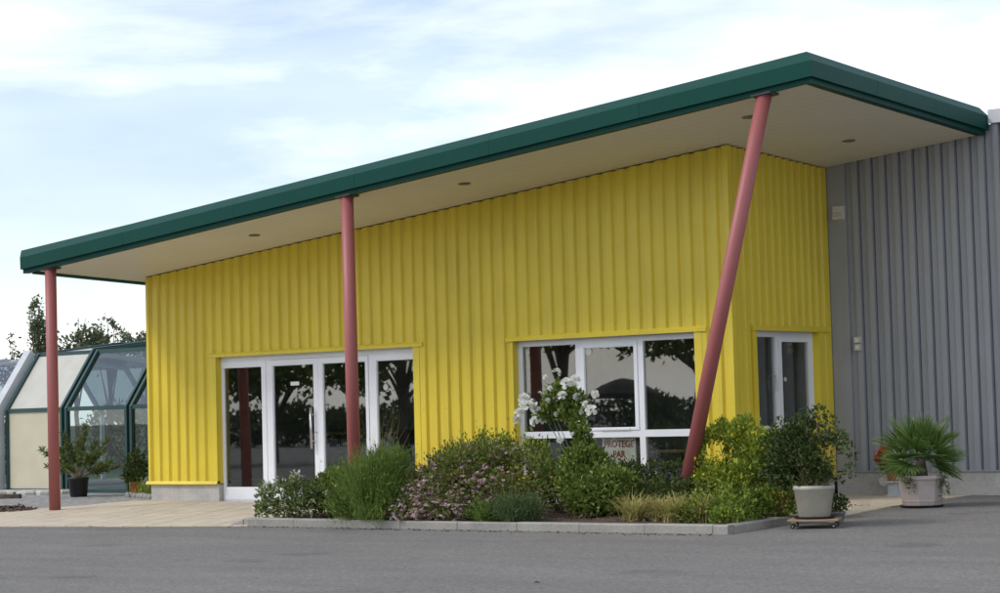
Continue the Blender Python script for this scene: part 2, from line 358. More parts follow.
# paving slabs (clipped against the area outline)
def clip(poly, a, b_):
    out = []
    for i in range(len(poly)):
        p, q = poly[i], poly[(i+1) % len(poly)]
        sp = (b_[0]-a[0])*(p[1]-a[1])-(b_[1]-a[1])*(p[0]-a[0]); sq = (b_[0]-a[0])*(q[1]-a[1])-(b_[1]-a[1])*(q[0]-a[0])
        if sp >= 0: out.append(p)
        if sp*sq < 0: t = sp/(sp-sq); out.append((p[0]+t*(q[0]-p[0]), p[1]+t*(q[1]-p[1])))
    return out
def paving(name, outline, x0, x1, y0, y1, s=.40, off=True):
    par = empty(name, (0, 0, 0), kind='structure'); full = None; g = .017
    bed = MB(); 
    j = 0; y = y0
    while y < y1:
        x = x0-(s/2 if (j % 2 and off) else 0)
        while x < x1:
            sq = [(x+g/2, y+g/2), (x+s-g/2, y+g/2), (x+s-g/2, y+s-g/2), (x+g/2, y+s-g/2)]; pl = sq
            for i in range(len(outline)):
                pl = clip(pl, outline[i], outline[(i+1) % len(outline)])
                if len(pl) < 3: break
            if len(pl) >= 3:
                cx, cy = x+s/2, y+s/2; ar = abs(sum(pl[i][0]*pl[(i+1) % len(pl)][1]-pl[(i+1) % len(pl)][0]*pl[i][1] for i in range(len(pl))))/2
                if ar > .01:
                    whole = ar > (s-g)**2*.999
                    if whole and full: me = full
                    else:
                        n = len(pl); c0 = (sum(p[0] for p in pl)/n, sum(p[1] for p in pl)/n); cb = .985
                        v = [(p[0]-cx, p[1]-cy, -.04) for p in pl]+[(p[0]-cx, p[1]-cy, .009) for p in pl]+[((c0[0]+(p[0]-c0[0])*cb)-cx, (c0[1]+(p[1]-c0[1])*cb)-cy, .013) for p in pl]
                        f = [tuple(range(2*n, 3*n))]+[(i, (i+1) % n, n+(i+1) % n, n+i) for i in range(n)]+[(n+i, n+(i+1) % n, 2*n+(i+1) % n, 2*n+i) for i in range(n)]
                        me = bpy.data.meshes.new('paving_slab'); me.from_pydata(v, [], f); me.update()
                        if whole: full = me
                    o = link_mesh('paving_slab', me, 'paver', par, (cx, cy, gz(cy)+random.uniform(-.0015, .0015)))
                    sl = (gz(cy+.1)-gz(cy-.1))/.2
                    o.rotation_euler = (math.atan(sl)+random.uniform(-.003, .003), random.uniform(-.003, .003), 0)
            x += s
        y += s; j += 1
    return par
paving('entrance_paving', [(-5.36, -4.02), (-5.36, .022), (-12.15, .022), (-12.55, -2.6), (-12.75, -5.55)], -13.2, -5.3, -5.7, .3)
paving('side_paving', [(2.36, -1.88), (2.14, 2.74), (0.02, 2.74), (.02, -.30), (1.45, -1.88)], 0, 2.6, -2.0, 2.8)
# kerb
kerb = empty('kerb', (0, 0, 0), kind='structure')
def kerb_stone(a, b_, h=.105, wd=.13, h0=None):
    a = Vector((*a, 0)); b_ = Vector((*b_, 0)); d = (b_-a); ln = d.length-.008; ang = math.atan2(d.y, d.x)
    m = MB(); c = .018; za, zb = gz(a.y), gz(b_.y); h0 = h if h0 is None else h0
    pr = lambda x, z, hh: [(x, 0, z-.1), (x, wd, z-.1), (x, wd, z+hh), (x, c*1.2, z+hh), (x, 0, z+hh-c)]
    v = pr(0, za, h0)+pr(ln, zb, h)
    m.add(v, [(4, 3, 2, 1, 0), (5, 6, 7, 8, 9)]+[(i, (i+1) % 5, 5+(i+1) % 5, 5+i) for i in range(5)])
    o = m.build('kerb_stone', 'kerb', kerb, (a.x, a.y, random.uniform(-.006, .006))); o.rotation_euler[2] = ang+random.uniform(-.004, .004)
fx0, fx1 = Vector((-5.45, -3.99)), Vector((2.10, -3.93))
for i in range(8):
    p, q = fx0.lerp(fx1, i/8), fx0.lerp(fx1, (i+1)/8); kerb_stone(p, q)
kerb_stone((2.10, -3.93), (2.30, -3.925)); kerb_stone((-5.75, -4.0), (-5.46, -3.99), h0=.02)
sp = [(2.30, -3.79), (2.30, -2.83), (2.31, -1.9)]
for p, q in zip(sp[:-1], sp[1:]): kerb_stone(p, q, h=.105 if q[1] < -2.5 else .05, h0=.105)

# ------------------------------------------------------------------ yellow building
ZT, SX, TY = 4.9375, .0930, -.0440
def rz(x, y): return ZT+SX*x+TY*y
XL, XR, YF, YD = -12.36, 2.55, -2.137, 2.72
WL = -11.80; LH = 2.40; HB = .303; YB = 7.0
bld = empty('yellow_building', (-6, 0, 0), 'low yellow ribbed metal building with sloping green-edged canopy on red posts', 'building')
def part(m, name, mat, parent=bld, smooth=False):
    o = m.build(name, mat, None, None, smooth); o.parent = parent; o.matrix_parent_inverse = parent.matrix_world.inverted() if False else Matrix.Translation(-parent.location)
    return o
def rib_profile(L0, pitch, crest, slope, depth):
    """list of (s, d) along the wall, d = depth behind the crest plane"""
    pts = []; s = 0
    pan = pitch-crest-2*slope
    while s < L0+pitch:
        pts += [(s, 0), (s+crest, 0), (s+crest+slope, depth), (s+crest+slope+pan, depth)]; s += pitch
    return pts
def prof_d(prof, s):
    for (a, da), (b_, db) in zip(prof[:-1], prof[1:]):
        if a <= s <= b_: return da if b_-a < 1e-9 else da+(db-da)*(s-a)/(b_-a)
    return prof[-1][1]
def cassette_profile(L0, pitch):
    pts = []; s = 0
    while s < L0+pitch:
        pts += [(s, 0), (s+.080, 0), (s+.083, .085), (s+.098, .085), (s+.102, .052), (s+pitch-.020, .052)]; s += pitch
    return pts
def cladding(parent, mat, length, pitch, crest, slope, depth, place, ztop, zbot, openings, per=5, phase=0, name='cladding_sheet'):
    """place(s, d) -> (x, y); ztop(s, d); openings = [(s0, s1, z0, z1)]"""
    prof = [(s-phase, d) for s, d in (rib_profile(length+pitch, pitch, crest, slope, depth) if crest else cassette_profile(length+pitch, pitch))]
    br = sorted({round(s, 5) for s, d in prof if 0 < s < length} | {0, length} | {x for o in openings for x in o[:2] if 0 < x < length})
    sheets = {}
    w_ = pitch*per
    for a, b_ in zip(br[:-1], br[1:]):
        if b_-a < 1e-5: continue
        mid = (a+b_)/2; k = int((mid+phase)/w_); da, db = prof_d(prof, a+1e-6), prof_d(prof, b_-1e-6)
        spans = [(zbot, None)]
        for o0, o1, z0, z1 in openings:
            if o0-1e-6 < mid < o1+1e-6: spans = ([(zbot, z0)] if z0 > zbot else [])+[(z1, None)]
        for zi, (z0, z1) in enumerate(spans):
            m = sheets.setdefault((k, 0 if len(spans) == 1 and z1 is None and z0 == zbot else (1 if z1 is None else 2)), MB())
            pa, pb = place(a, da), place(b_, db); ta = z1 if z1 is not None else ztop(a, da); tb = z1 if z1 is not None else ztop(b_, db)
            m.add([(*pa, z0), (*pb, z0), (*pb, tb), (*pa, ta)], [(0, 1, 2, 3)])
    for k in sorted(sheets): part(sheets[k], name, mat, parent)
# front, side, left and back walls
DO = (-10.24, -5.64); WO = (-3.86, -.50); SWo = (.52, 2.50)
cladding(bld, 'yellow_paint', 11.80, .222, .105, .026, .039, lambda s, d: (WL+s, d), lambda s, d: rz(WL+s, d), HB,
         [(DO[0]-WL, DO[1]-WL, -1, LH+.05), (WO[0]-WL, WO[1]-WL, .42, LH+.05)], per=5, phase=.05)
cladding(bld, 'yellow_paint', 2.72, .200, .095, .025, .04, lambda s, d: (-d, s), lambda s, d: rz(-d, s), HB, [(SWo[0], SWo[1], 1.0, LH+.05)], per=5, phase=.03)
cladding(bld, 'yellow_paint', YB, .222, .105, .028, .04, lambda s, d: (WL+d, YB-s), lambda s, d: rz(WL+d, YB-s), HB, [], per=5)
cladding(bld, 'yellow_paint', 11.8, .222, .105, .028, .04, lambda s, d: (-s, YB-d), lambda s, d: rz(-s, YB-d), HB, [], per=5)
def fasteners(parent, pts, nrm):
    m = MB()
    for x, y, z in pts:
        u = Vector((0, 0, 1)); v = Vector(nrm).cross(u); k = len(m.v); c = Vector((x, y, z))
        for d in (0, .006):
            for j in range(6): a = j*math.pi/3; m.v.append(tuple(c+Vector(nrm)*d+(u*math.cos(a)+v*math.sin(a))*.011))
        m.f += [(k+6, k+7, k+8, k+9, k+10, k+11)]+[(k+j, k+(j+1) % 6, k+6+(j+1) % 6, k+6+j) for j in range(6)]
    o = part(m, 'fasteners', 'yellow_trim', parent); o['kind'] = 'stuff'
fp = []
for k in range(54):
    s_ = k*.222-.05+.0525; x = WL+s_
    if not -11.7 < x < -.15: continue
    for z in (.50, 1.45, 2.62, 3.45, rz(x, 0)-.16):
        if z > rz(x, 0)-.1 or (z < LH+.1 and (DO[0]-.03 < x < DO[1]+.03 or WO[0]-.03 < x < WO[1]+.03)): continue
        if k % 2 == 0: fp.append((x, 0, z))
fasteners(bld, fp, (0, -1, 0))
fp = []
for k in range(1, 13):
    y = k*.2-.03+.0475
    for z in (.50, 2.62, 3.45, rz(0, y)-.16):
        if not (z < LH+.1 and SWo[0]-.03 < y < SWo[1]+.03): fp.append((0, y, z))
fasteners(bld, fp, (1, 0, 0))
# flashings, trims, sills
def post_trim(x0, x1, y0, y1, z0, top): # vertical trim that follows the soffit
    m = MB(); m.add([(x0, y0, z0), (x1, y0, z0), (x1, y1, z0), (x0, y1, z0), (x0, y0, top(x0, y0)), (x1, y0, top(x1, y0)), (x1, y1, top(x1, y1)), (x0, y1, top(x0, y1))],
          [(0, 3, 2, 1), (4, 5, 6, 7), (0, 1, 5, 4), (1, 2, 6, 5), (2, 3, 7, 6), (3, 0, 4, 7)]); return m
rzt = lambda x, y: rz(x, y)-.002
m = post_trim(-.075, .006, -.006, .05, HB-.02, rzt); m.v += post_trim(-.05, .006, .05, .11, HB-.02, rzt).v; m.f += [tuple(i+8 for i in f) for f in MB().box(0, 1, 0, 1, 0, 1).f]
part(m, 'corner_flashing', 'yellow_trim')
part(post_trim(WL-.006, WL+.05, -.006, .05, HB-.02, rzt), 'corner_flashing', 'yellow_trim')
part(post_trim(-.05, .004, 2.60, 2.715, HB-.02, rzt), 'corner_flashing', 'yellow_trim')
def trim_box(name, *a): return part(MB().box(*a), name, 'yellow_trim')
# lintel drip trims with sloped top
def lintel(x0, x1):
    m = MB(); y0, y1, z0 = -.026, .045, LH
    m.add([(x0, y0, z0), (x1, y0, z0), (x1, y1, z0), (x0, y1, z0), (x0, y0, z0+.045), (x1, y0, z0+.045), (x1, -.002, z0+.075), (x0, -.002, z0+.075), (x1, y1, z0+.075), (x0, y1, z0+.075)],
          [(0, 3, 2, 1), (0, 1, 5, 4), (4, 5, 6, 7), (7, 6, 8, 9), (1, 2, 8, 6, 5), (0, 4, 7, 9, 3), (3, 9, 8, 2)]); return m
part(lintel(-10.27, -5.56), 'lintel_trim', 'yellow_trim'); part(lintel(-3.93, -.42), 'lintel_trim', 'yellow_trim')
m = lintel(.50, 2.66); m.v = [(-y, x, z) for x, y, z in m.v]; m.f = [f[::1] for f in m.f]; part(m, 'lintel_trim', 'yellow_trim')
trim_box('jamb_trim', -10.24, -10.115, -.004, .16, HB, LH); trim_box('jamb_trim', -5.765, -5.64, -.004, .16, .1, LH)
trim_box('jamb_trim', -3.86, -3.815, -.004, .16, .42, LH); trim_box('jamb_trim', -.625, -.50, -.004, .16, .42, LH)
trim_box('jamb_trim', -.16, .004, .52, .625, 1.0, LH); trim_box('jamb_trim', -.16, .004, 2.345, 2.50, 1.0, LH)
trim_box('sill_trim', -3.86, -.50, -.04, .16, .36, .42); trim_box('sill_trim', -.16, .05, .50, 2.52, .95, 1.0)
# base flashing and plinth
def base_flash(x0, x1):
    m = MB(); m.add([(x0, -.03, HB-.015), (x1, -.03, HB-.015), (x1, .05, HB-.015), (x0, .05, HB-.015), (x0, -.03, HB), (x1, -.03, HB), (x1, -.003, HB+.04), (x0, -.003, HB+.04), (x1, .05, HB+.04), (x0, .05, HB+.04)],
         [(0, 3, 2, 1), (0, 1, 5, 4), (4, 5, 6, 7), (7, 6, 8, 9), (1, 2, 8, 6, 5), (0, 4, 7, 9, 3), (3, 9, 8, 2)]); return m
part(base_flash(-11.86, -10.115), 'base_flashing', 'yellow_trim'); part(base_flash(-5.765, .045), 'base_flashing', 'yellow_trim')
m = base_flash(-.045, 2.715); m.v = [(-y+.0, x, z) for x, y, z in m.v]; part(m, 'base_flashing', 'yellow_trim')
part(MB().bbox(-11.78, -11.20, .028, .20, -.25, HB-.016, .004).bbox(-11.196, -10.12, .028, .20, -.25, HB-.016, .004), 'plinth', 'concrete')
part(MB().bbox(-5.76, -.03, .028, .20, -.25, HB-.016, .004).box(-.20, -.028, .205, 2.7, -.25, HB-.016), 'plinth', 'concrete')
part(MB().box(-11.78, -11.6, .21, YB-.05, -.25, HB-.016), 'plinth', 'concrete')
# roof
PROF_ALL = [(-.14, -.006), (0, -.012), (0, .052), (.055, .055), (.062, .25), (-.075, .385), (-.14, .385)]  # (outwards, up)
PROF_SIDE = [(-.14, -.006), (0, -.012), (0, .052), (.055, .055), (.058, .34), (-.14, .36)]
def fascia(pts_along, corner_a, corner_b, axis):
    PROF = PROF_SIDE if axis == 'left' else PROF_ALL
    for i, (a, b_) in enumerate(pts_along):
        m = MB(); va = []; vb = []
        for (oo, uu) in PROF:
            for (t, arr, cor, end) in ((a, va, corner_a, i == 0), (b_, vb, corner_b, i == len(pts_along)-1)):
                if axis == 'front':
                    x = (t-.062-max(0, uu-.25)*1.0) if (end and cor < 0) else t+((oo*cor) if end else 0); y = YF-oo; zz = rz(t, YF)
                elif axis == 'right': x = XR+oo; y = t+((oo*cor) if end else 0); zz = rz(XR, t)
                else: x = XL-oo; y = t+((oo*cor) if end else 0); zz = rz(XL, t)
                arr.append((x, y, zz+uu))
        n = len(PROF); m.add(va+vb, [(k, (k+1) % n, n+(k+1) % n, n+k) for k in range(n)]+[tuple(range(n))[::-1], tuple(range(n, 2*n))])
        fo = part(m, 'fascia_panel', 'green_paint')
        lm = MB(); 
def cuts(a, b_, n, g=.004):
    return [(a+(b_-a)*i/n+(g/2 if i else 0), a+(b_-a)*(i+1)/n-(g/2 if i < n-1 else 0)) for i in range(n)]
fascia(cuts(XL, XR, 6), -1, 1, 'front'); fascia(cuts(YF, YD-.006, 3), -1, 0, 'right'); fascia(cuts(YF+.142, YB+.3, 4), 0, 0, 'left')
# soffit: one sheet under the overhangs, small recessed lights in it
def roof_quad(m, x0, x1, y0, y1, dz): m.add([(x, y, rz(x, y)+dz) for x, y in ((x0, y0), (x1, y0), (x1, y1), (x0, y1))], [(0, 1, 2, 3)])
m = MB(); roof_quad(m, XL+.02, XR-.02, YF+.02, -.001, .012); roof_quad(m, .001, XR-.02, 0.0, YD-.003, .012); roof_quad(m, XL+.02, WL-.001, 0.0, YB+.3, .012); roof_quad(m, WL, 0, 0, YB, .02)
part(m, 'soffit', 'soffit')
m = MB(); roof_quad(m, XL+.1, XR-.1, YF+.1, YD-.006, .37); roof_quad(m, XL+.1, -.01, YD-.006, YB+.3, .37)
part(m, 'roof', 'grey_cap')
m = MB(); m.add([(XL, YB+.3, rz(XL, YB+.3)), (-.01, YB+.3, rz(0, YB+.3)), (-.01, YB+.3, rz(0, YB+.3)+.38), (XL, YB+.3, rz(XL, YB+.3)+.38)], [(0, 3, 2, 1)]); part(m, 'fascia_panel', 'green_paint')
for x, y in ((-8.09, -1.05), (-3.71, -1.16), (1.05, -1.12), (1.14, 1.36)):
    z = rz(x, y)+.012
    d = part(MB().lathe([(.060, .0), (.085, -.002), (.092, -.010), (.078, -.016), (.06, -.010)], 20, (x, y, z)), 'downlight', 'stem_tan', smooth=True)
    dd = MB().lathe([(.058, -.004), (.058, -.009)], 16, (x, y, z)).build('lens', 'dark_metal'); dd.parent = d; dd.matrix_parent_inverse = Matrix.Identity(4)
# posts
def post(top, bot, r=.093, zb=None):
    m = MB(); t, b_ = Vector(top), Vector(bot); m.tube([b_, b_.lerp(t, .5), t], r, 24); o = part(m, 'post', 'red_paint', smooth=True)
    f1 = MB(); zt = top[2]; s = .14
    f1.add([(t.x+dx*s, t.y+dy*.11, rz(t.x+dx*s, t.y+dy*.11)-.016+k) for k in (0, .026) for dx, dy in ((-1, -1), (1, -1), (1, 1), (-1, 1))], [(0, 3, 2, 1), (4, 5, 6, 7), (0, 1, 5, 4), (1, 2, 6, 5), (2, 3, 7, 6), (3, 0, 4, 7)])
    c = f1.build('top_plate', 'dark_metal'); c.parent = o
    for p in o.data.polygons:
        if len(p.vertices) > 4: p.use_smooth = False
post((-11.86, -2.02, rz(-11.86, -2.02)+.01), (-11.80, -2.05, -.06)); post((-5.20, -2.03, rz(-5.2, -2.03)+.01), (-5.17, -2.03, -.06))
post((1.845, -2.03, rz(1.845, -2.03)+.01), (.40, -2.03, -.02))
# ---- entrance: fixed frame, two door leaves, two side lights
YFr, YBk = .125, .19
m = MB()
m.box(-10.115, -5.765, YFr, YBk, 2.315, LH+.04)
for x0, x1 in ((-10.115, -10.08), (-9.065, -8.99), (-6.80, -6.725), (-5.80, -5.765)): m.box(x0, x1, YFr, YBk, .0, 2.315)
m.box(-10.08, -9.065, YFr, YBk, 0, .03); m.box(-6.725, -5.80, YFr, YBk, 0, .03)
fr = part(m, 'entrance_frame', 'white_pvc')
def sash(name, x0, x1, z0, z1, st, tp, bt, y0=.115, y1=.175):
    gx0, gx1, gz0, gz1 = x0+st[0], x1-st[1], z0+bt, z1-tp
    m = MB(); m.box(x0, gx0, y0, y1, z0, z1); m.box(gx1, x1, y0, y1, z0, z1); m.box(gx0, gx1, y0+.0, y1, gz1, z1); m.box(gx0, gx1, y0, y1, z0, gz0)
    # glazing bead
    for bx0, bx1, bz0, bz1 in ((gx0, gx0+.012, gz0, gz1), (gx1-.012, gx1, gz0, gz1), (gx0+.012, gx1-.012, gz0, gz0+.012), (gx0+.012, gx1-.012, gz1-.012, gz1)): m.box(bx0, bx1, y0+.012, y1-.012, bz0, bz1)
    o = part(m, name, 'white_pvc')
    p = MB().box(gx0+.002, gx1-.002, (y0+y1)/2-.004, (y0+y1)/2+.004, gz0+.002, gz1-.002).build('pane', 'window_glass'); p.parent = o
    return o
sash('side_light', -10.08, -9.065, .03, 2.315, (.02, .10), .09, .20)
l1 = sash('door_leaf', -8.985, -7.893, .012, 2.31, (.072, .098), .085, .22); l2 = sash('door_leaf', -7.889, -6.805, .012, 2.31, (.098, .062), .085, .22)
sash('side_light', -6.725, -5.80, .03, 2.315, (.09, .02), .09, .20)
for lf, hx in ((l1, -8.0),):
    h = MB().tube([(hx, .045, .86), (hx, .045, 1.52)], .021, 12).tube([(hx, .045, .98), (hx, .116, .98)], .011, 8).tube([(hx, .045, 1.40), (hx, .116, 1.40)], .011, 8).build('handle', 'steel', smooth=True); h.parent = lf
    k = MB().lathe([(.022, 0), (.022, .01), (.014, .014)], 14).build('lock', 'steel'); k.parent = lf; k.location = (-7.945, .115, 1.13); k.rotation_euler[0] = rad(90)
st = MB().bbox(-8.52, -8.33, .135, .1385, 1.885, 1.945, .001).build('sticker', 'sign_white'); st.parent = l1
st = MB().lathe([(.05, 0), (.05, .003)], 20).build('sticker', 'cabinet'); st.parent = fr; st.location = (-6.46, .1375, 1.80); st.rotation_euler[0] = rad(90)
# ---- front window
m = MB()
m.box(-3.815, -.625, YFr, YBk, 2.315, LH+.04); m.box(-3.815, -.625, YFr, YBk, .42, .48); m.box(-3.735, -.645, YFr, YBk, .96, 1.06)
m.box(-3.815, -3.735, YFr, YBk, .48, 2.315); m.box(-.645, -.625, YFr, YBk, .48, 2.315)
for a, b_ in ((-2.76, -2.66), (-1.67, -1.575)):
    m.box(a, b_, YFr, YBk, .48, .96); m.box(a, b_, YFr, YBk, 1.06, 2.315)
wf = part(m, 'front_window', 'white_pvc')
ml = sash('opening_sash', -2.659, -1.671, 1.061, 2.314, (.055, .055), .055, .03, .112, .172)
ml.parent = wf; ml.matrix_parent_inverse = Matrix.Translation(-bld.location) if False else Matrix.Identity(4); ml.matrix_parent_inverse = Matrix.Identity(4)
for a, b_, z0, z1 in ((-3.735, -2.76, 1.06, 2.315), (-1.575, -.645, 1.06, 2.315), (-3.735, -2.76, .48, .96), (-2.66, -1.67, .48, .96), (-1.575, -.645, .48, .96)):
    p = MB().box(a, b_, .152, .160, z0, z1).build('pane', 'window_glass'); p.parent = wf
st = MB().lathe([(.055, 0), (.055, .003)], 20).build('sticker', 'cream_pale'); st.parent = wf; st.location = (-2.53, .137, 2.20); st.rotation_euler[0] = rad(90)
hp = MB().bbox(-2.33, -1.83, .10, .124, 1.062, 1.095, .004).build('sill_strip', 'white_pvc'); hp.parent = wf
# ---- side window (faces +x)
m = MB()
def sbox(m, y0, y1, z0, z1, x0=-.17, x1=-.105): m.box(x0, x1, y0, y1, z0, z1)
sbox(m, .625, 2.345, 2.32, LH+.04); sbox(m, .625, 2.345, 1.0, 1.07); sbox(m, .625, .665, 1.07, 2.32); sbox(m, 2.31, 2.345, 1.07, 2.32); sbox(m, 1.29, 1.345, 1.07, 2.32)
sw = part(m, 'side_window', 'white_pvc')
p = MB().box(-.142, -.134, .665, 1.29, 1.07, 2.32).build('pane', 'window_glass'); p.parent = sw
m = MB(); sbox(m, 1.346, 1.44, 1.071, 2.319, -.155, -.09); sbox(m, 2.205, 2.309, 1.071, 2.319, -.155, -.09); sbox(m, 1.44, 2.205, 2.255, 2.319, -.155, -.09); sbox(m, 1.44, 2.205, 1.071, 1.105, -.155, -.09)
ss = m.build('opening_sash', 'white_pvc'); ss.parent = sw
p = MB().box(-.126, -.118, 1.44, 2.205, 1.105, 2.255).build('pane', 'window_glass'); p.parent = ss
h = MB().tube([(-.075, 1.25, 1.55), (-.075, 1.25, 1.78)], .012, 8).tube([(-.075, 1.25, 1.77), (-.134, 1.25, 1.77)], .010, 8).build('handle', 'steel'); h.parent = sw
h = MB().lathe([(.035, 0), (.035, .01), (.02, .02)], 14).build('sticker', 'cream_pale'); h.parent = sw; h.location = (-.118, 1.55, 1.72); h.rotation_euler[1] = rad(90)
# ---- interior shell
m = MB(); m.box(-11.7, -.06, .22, YB-.06, -.10, -.004); part(m, 'interior_floor', 'inner_floor')
m = MB(); m.box(-11.7, -.25, 4.2, 4.3, 0, 3.0); m.box(-4.75, -4.65, .22, 4.2, 0, 3.0); part(m, 'partition_wall', 'inner_wall')
m = MB(); m.box(-11.7, -.06, .06, 4.3, 3.0, 3.05); part(m, 'interior_ceiling', 'inner_wall')
for yy in (1.0, 2.0, 3.0):
    part(MB().box(-11.6, -4.8, yy, yy+.12, 2.82, 2.999), 'ceiling_beam', 'inner_dark')
m = MB(); m.box(-11.72, -11.70, .22, 4.2, 0, 3); part(m, 'interior_lining', 'inner_wall')
# interior furniture (seen dimly through the glass)
cab = empty('filing_cabinet', (-7.35, 2.6, -.004), 'pale grey drawer cabinet behind the glass entrance doors', 'cabinet')
MB().bbox(-.45, .45, -.25, .25, 0, 1.25, .01).build('cabinet_body', 'cabinet', cab)
for i in range(3):
    d = MB().bbox(-.42, .42, -.272, -.252, .06+i*.40, .42+i*.40, .004).build('drawer', 'cabinet', cab)
    MB().box(-.09, .09, -.288, -.272, .28+i*.40, .305+i*.40).build('drawer_handle', 'black_plastic', d)
ch = empty('office_chair', (-7.15, 1.5, -.004), 'black office chair inside behind the red middle post', 'chair', rz=.6)
MB().bbox(-.25, .25, -.25, .25, .44, .52, .03).build('seat', 'cloth_black', ch)
MB().add([(-.23, .2, .6), (.23, .2, .6), (.25, .29, 1.1), (-.25, .29, 1.1), (-.23, .26, .6), (.23, .26, .6), (.22, .35, 1.12), (-.22, .35, 1.12)], [(0, 1, 2, 3), (7, 6, 5, 4), (0, 4, 5, 1), (1, 5, 6, 2), (2, 6, 7, 3), (3, 7, 4, 0)]).build('backrest', 'cloth_black', ch)
MB().tube([(0, 0, .08), (0, 0, .46)], .03, 10).tube([(0, .2, .46), (0, .26, .7)], .025, 8).build('column', 'black_plastic', ch)
for k in range(5):
    a = 2*math.pi*k/5; MB().tube([(0, 0, .10), (.28*math.cos(a), .28*math.sin(a), .06)], [.025, .018], 6).lathe([(.0, 0), (.026, .0), (.026, .05), (.0, .05)], 8, (.28*math.cos(a), .28*math.sin(a), 0)).build('leg', 'black_plastic', ch)
ct = empty('reception_counter', (-9.4, 2.9, -.004), 'dark reception counter behind the left glass side light', 'counter')
MB().bbox(-1.0, 1.0, -.3, .3, 0, 1.05, .01).build('counter_body', 'inner_dark', ct); MB().bbox(-1.08, 1.08, -.38, .36, 1.05, 1.09, .008).build('counter_top', 'wood', ct)
for i in range(3): MB().bbox(-.96+i*.65, -.96+i*.65+.61, -.318, -.302, .08, .98, .004).build('front_panel', 'inner_wall', ct)
dk = empty('desk', (-1.6, 2.0, -.004), 'plain desk inside behind the three-light front window', 'desk')
MB().bbox(-.9, .9, -.4, .4, .70, .74, .006).build('desk_top', 'wood', dk)
for sx_, sy_ in ((-.84, -.34), (.84, -.34), (.84, .34), (-.84, .34)): MB().tube([(sx_, sy_, 0), (sx_, sy_, .70)], .025, 8).build('leg', 'dark_metal', dk)
# sign in the front window
sg = empty('window_sign', (-2.09, .118, .50), 'white sign reading PROTEGE PAR in red inside the front window', 'sign')
sg.location = (-2.09, .205, .485)
MB().bbox(-.29, .29, -.006, .004, 0, .47, .001).build('board', 'sign_white', sg)
MB().box(-.2, .2, .004, .10, 0, .012).build('foot', 'sign_white', sg)
def text(body, size, loc, parent, mat, sx_=1.0):
    cu = bpy.data.curves.new('lettering', 'FONT'); cu.body = body; cu.size = size; cu.align_x = 'CENTER'; cu.extrude = .0015; cu.offset = .0035
    t = bpy.data.objects.new('t', cu); C.objects.link(t); bpy.context.view_layer.update()
    me = bpy.data.meshes.new_from_object(t.evaluated_get(bpy.context.evaluated_depsgraph_get())); bpy.data.objects.remove(t)
    me.materials.clear()
    o = link_mesh('lettering', me, mat, parent, loc); o.rotation_euler = (rad(90), 0, 0); o.scale = (sx_, 1, 1); return o
text('PROTEGE', .13, (0, -.0085, .335), sg, 'sign_red', .93); text('PAR', .13, (0, -.0085, .19), sg, 'sign_red', .93)

# ------------------------------------------------------------------ grey building
GX1, GY1, GH = 26.0, 22.0, 5.20
gb = empty('grey_building', (10, 3, 0), 'tall grey ribbed metal hall adjoining the yellow building', 'building')
cladding(gb, 'grey_paint', GX1-.30, .222, 0, .014, .055, lambda s, d: (.30+s, YD+.005+d), lambda s, d: GH, .375, [], per=5, phase=.1)
cladding(gb, 'grey_paint', GY1-YD, .222, .062, .026, .045, lambda s, d: (GX1-d, YD+s), lambda s, d: GH, .375, [], per=5)
def gpart(m, name, mat): return part(m, name, mat, gb)
gpart(MB().box(.010, .30, YD+.012, YD+.06, .375, GH), 'corner_flashing', 'grey_paint')
gpart(MB().box(2.665, 2.735, YD-.012, YD+.05, .375, GH), 'joint_cover', 'grey_paint')
gpart(MB().box(-.02, .009, YD+.02, GY1, .3, GH), 'side_wall', 'grey_paint'); gpart(MB().box(0, GX1, GY1-.1, GY1, 0, GH), 'rear_wall', 'grey_paint')
for a, b_ in cuts(2.62, GX1+.05, 7): gpart(MB().add([(a, YD-.05, GH), (b_, YD-.05, GH), (b_, YD+.20, GH), (a, YD+.20, GH), (a, YD-.055, GH+.19), (b_, YD-.055, GH+.19), (b_, YD+.2, GH+.215), (a, YD+.2, GH+.215)], [(0, 3, 2, 1), (4, 5, 6, 7), (0, 1, 5, 4), (1, 2, 6, 5), (2, 3, 7, 6), (3, 0, 4, 7)]), 'parapet_cap', 'grey_cap')
gpart(MB().box(0, GX1, YD+.2, GY1, GH-.1, GH-.05), 'roof', 'grey_cap')
gpart(MB().box(.30, GX1, YD-.02, YD+.06, .36, .375).box(.012, .30, YD-.004, YD+.06, .36, .375), 'base_flashing', 'grey_paint')
for a, b_ in cuts(.006, GX1, 9, .006): gpart(MB().box(a, b_, YD+.012, YD+.16, -.2, .36), 'plinth', 'concrete')
gpart(MB().lathe([(.085, 0), (.085, .012), (.07, .02), (.06, .012), (.02, .012)], 24), 'vent_cover', 'light_plastic')
vo = bpy.data.objects['vent_cover']; vo.matrix_parent_inverse = Matrix.Identity(4); vo.location = (.77-10, YD+.012-3, .235); vo.rotation_euler[0] = rad(90)
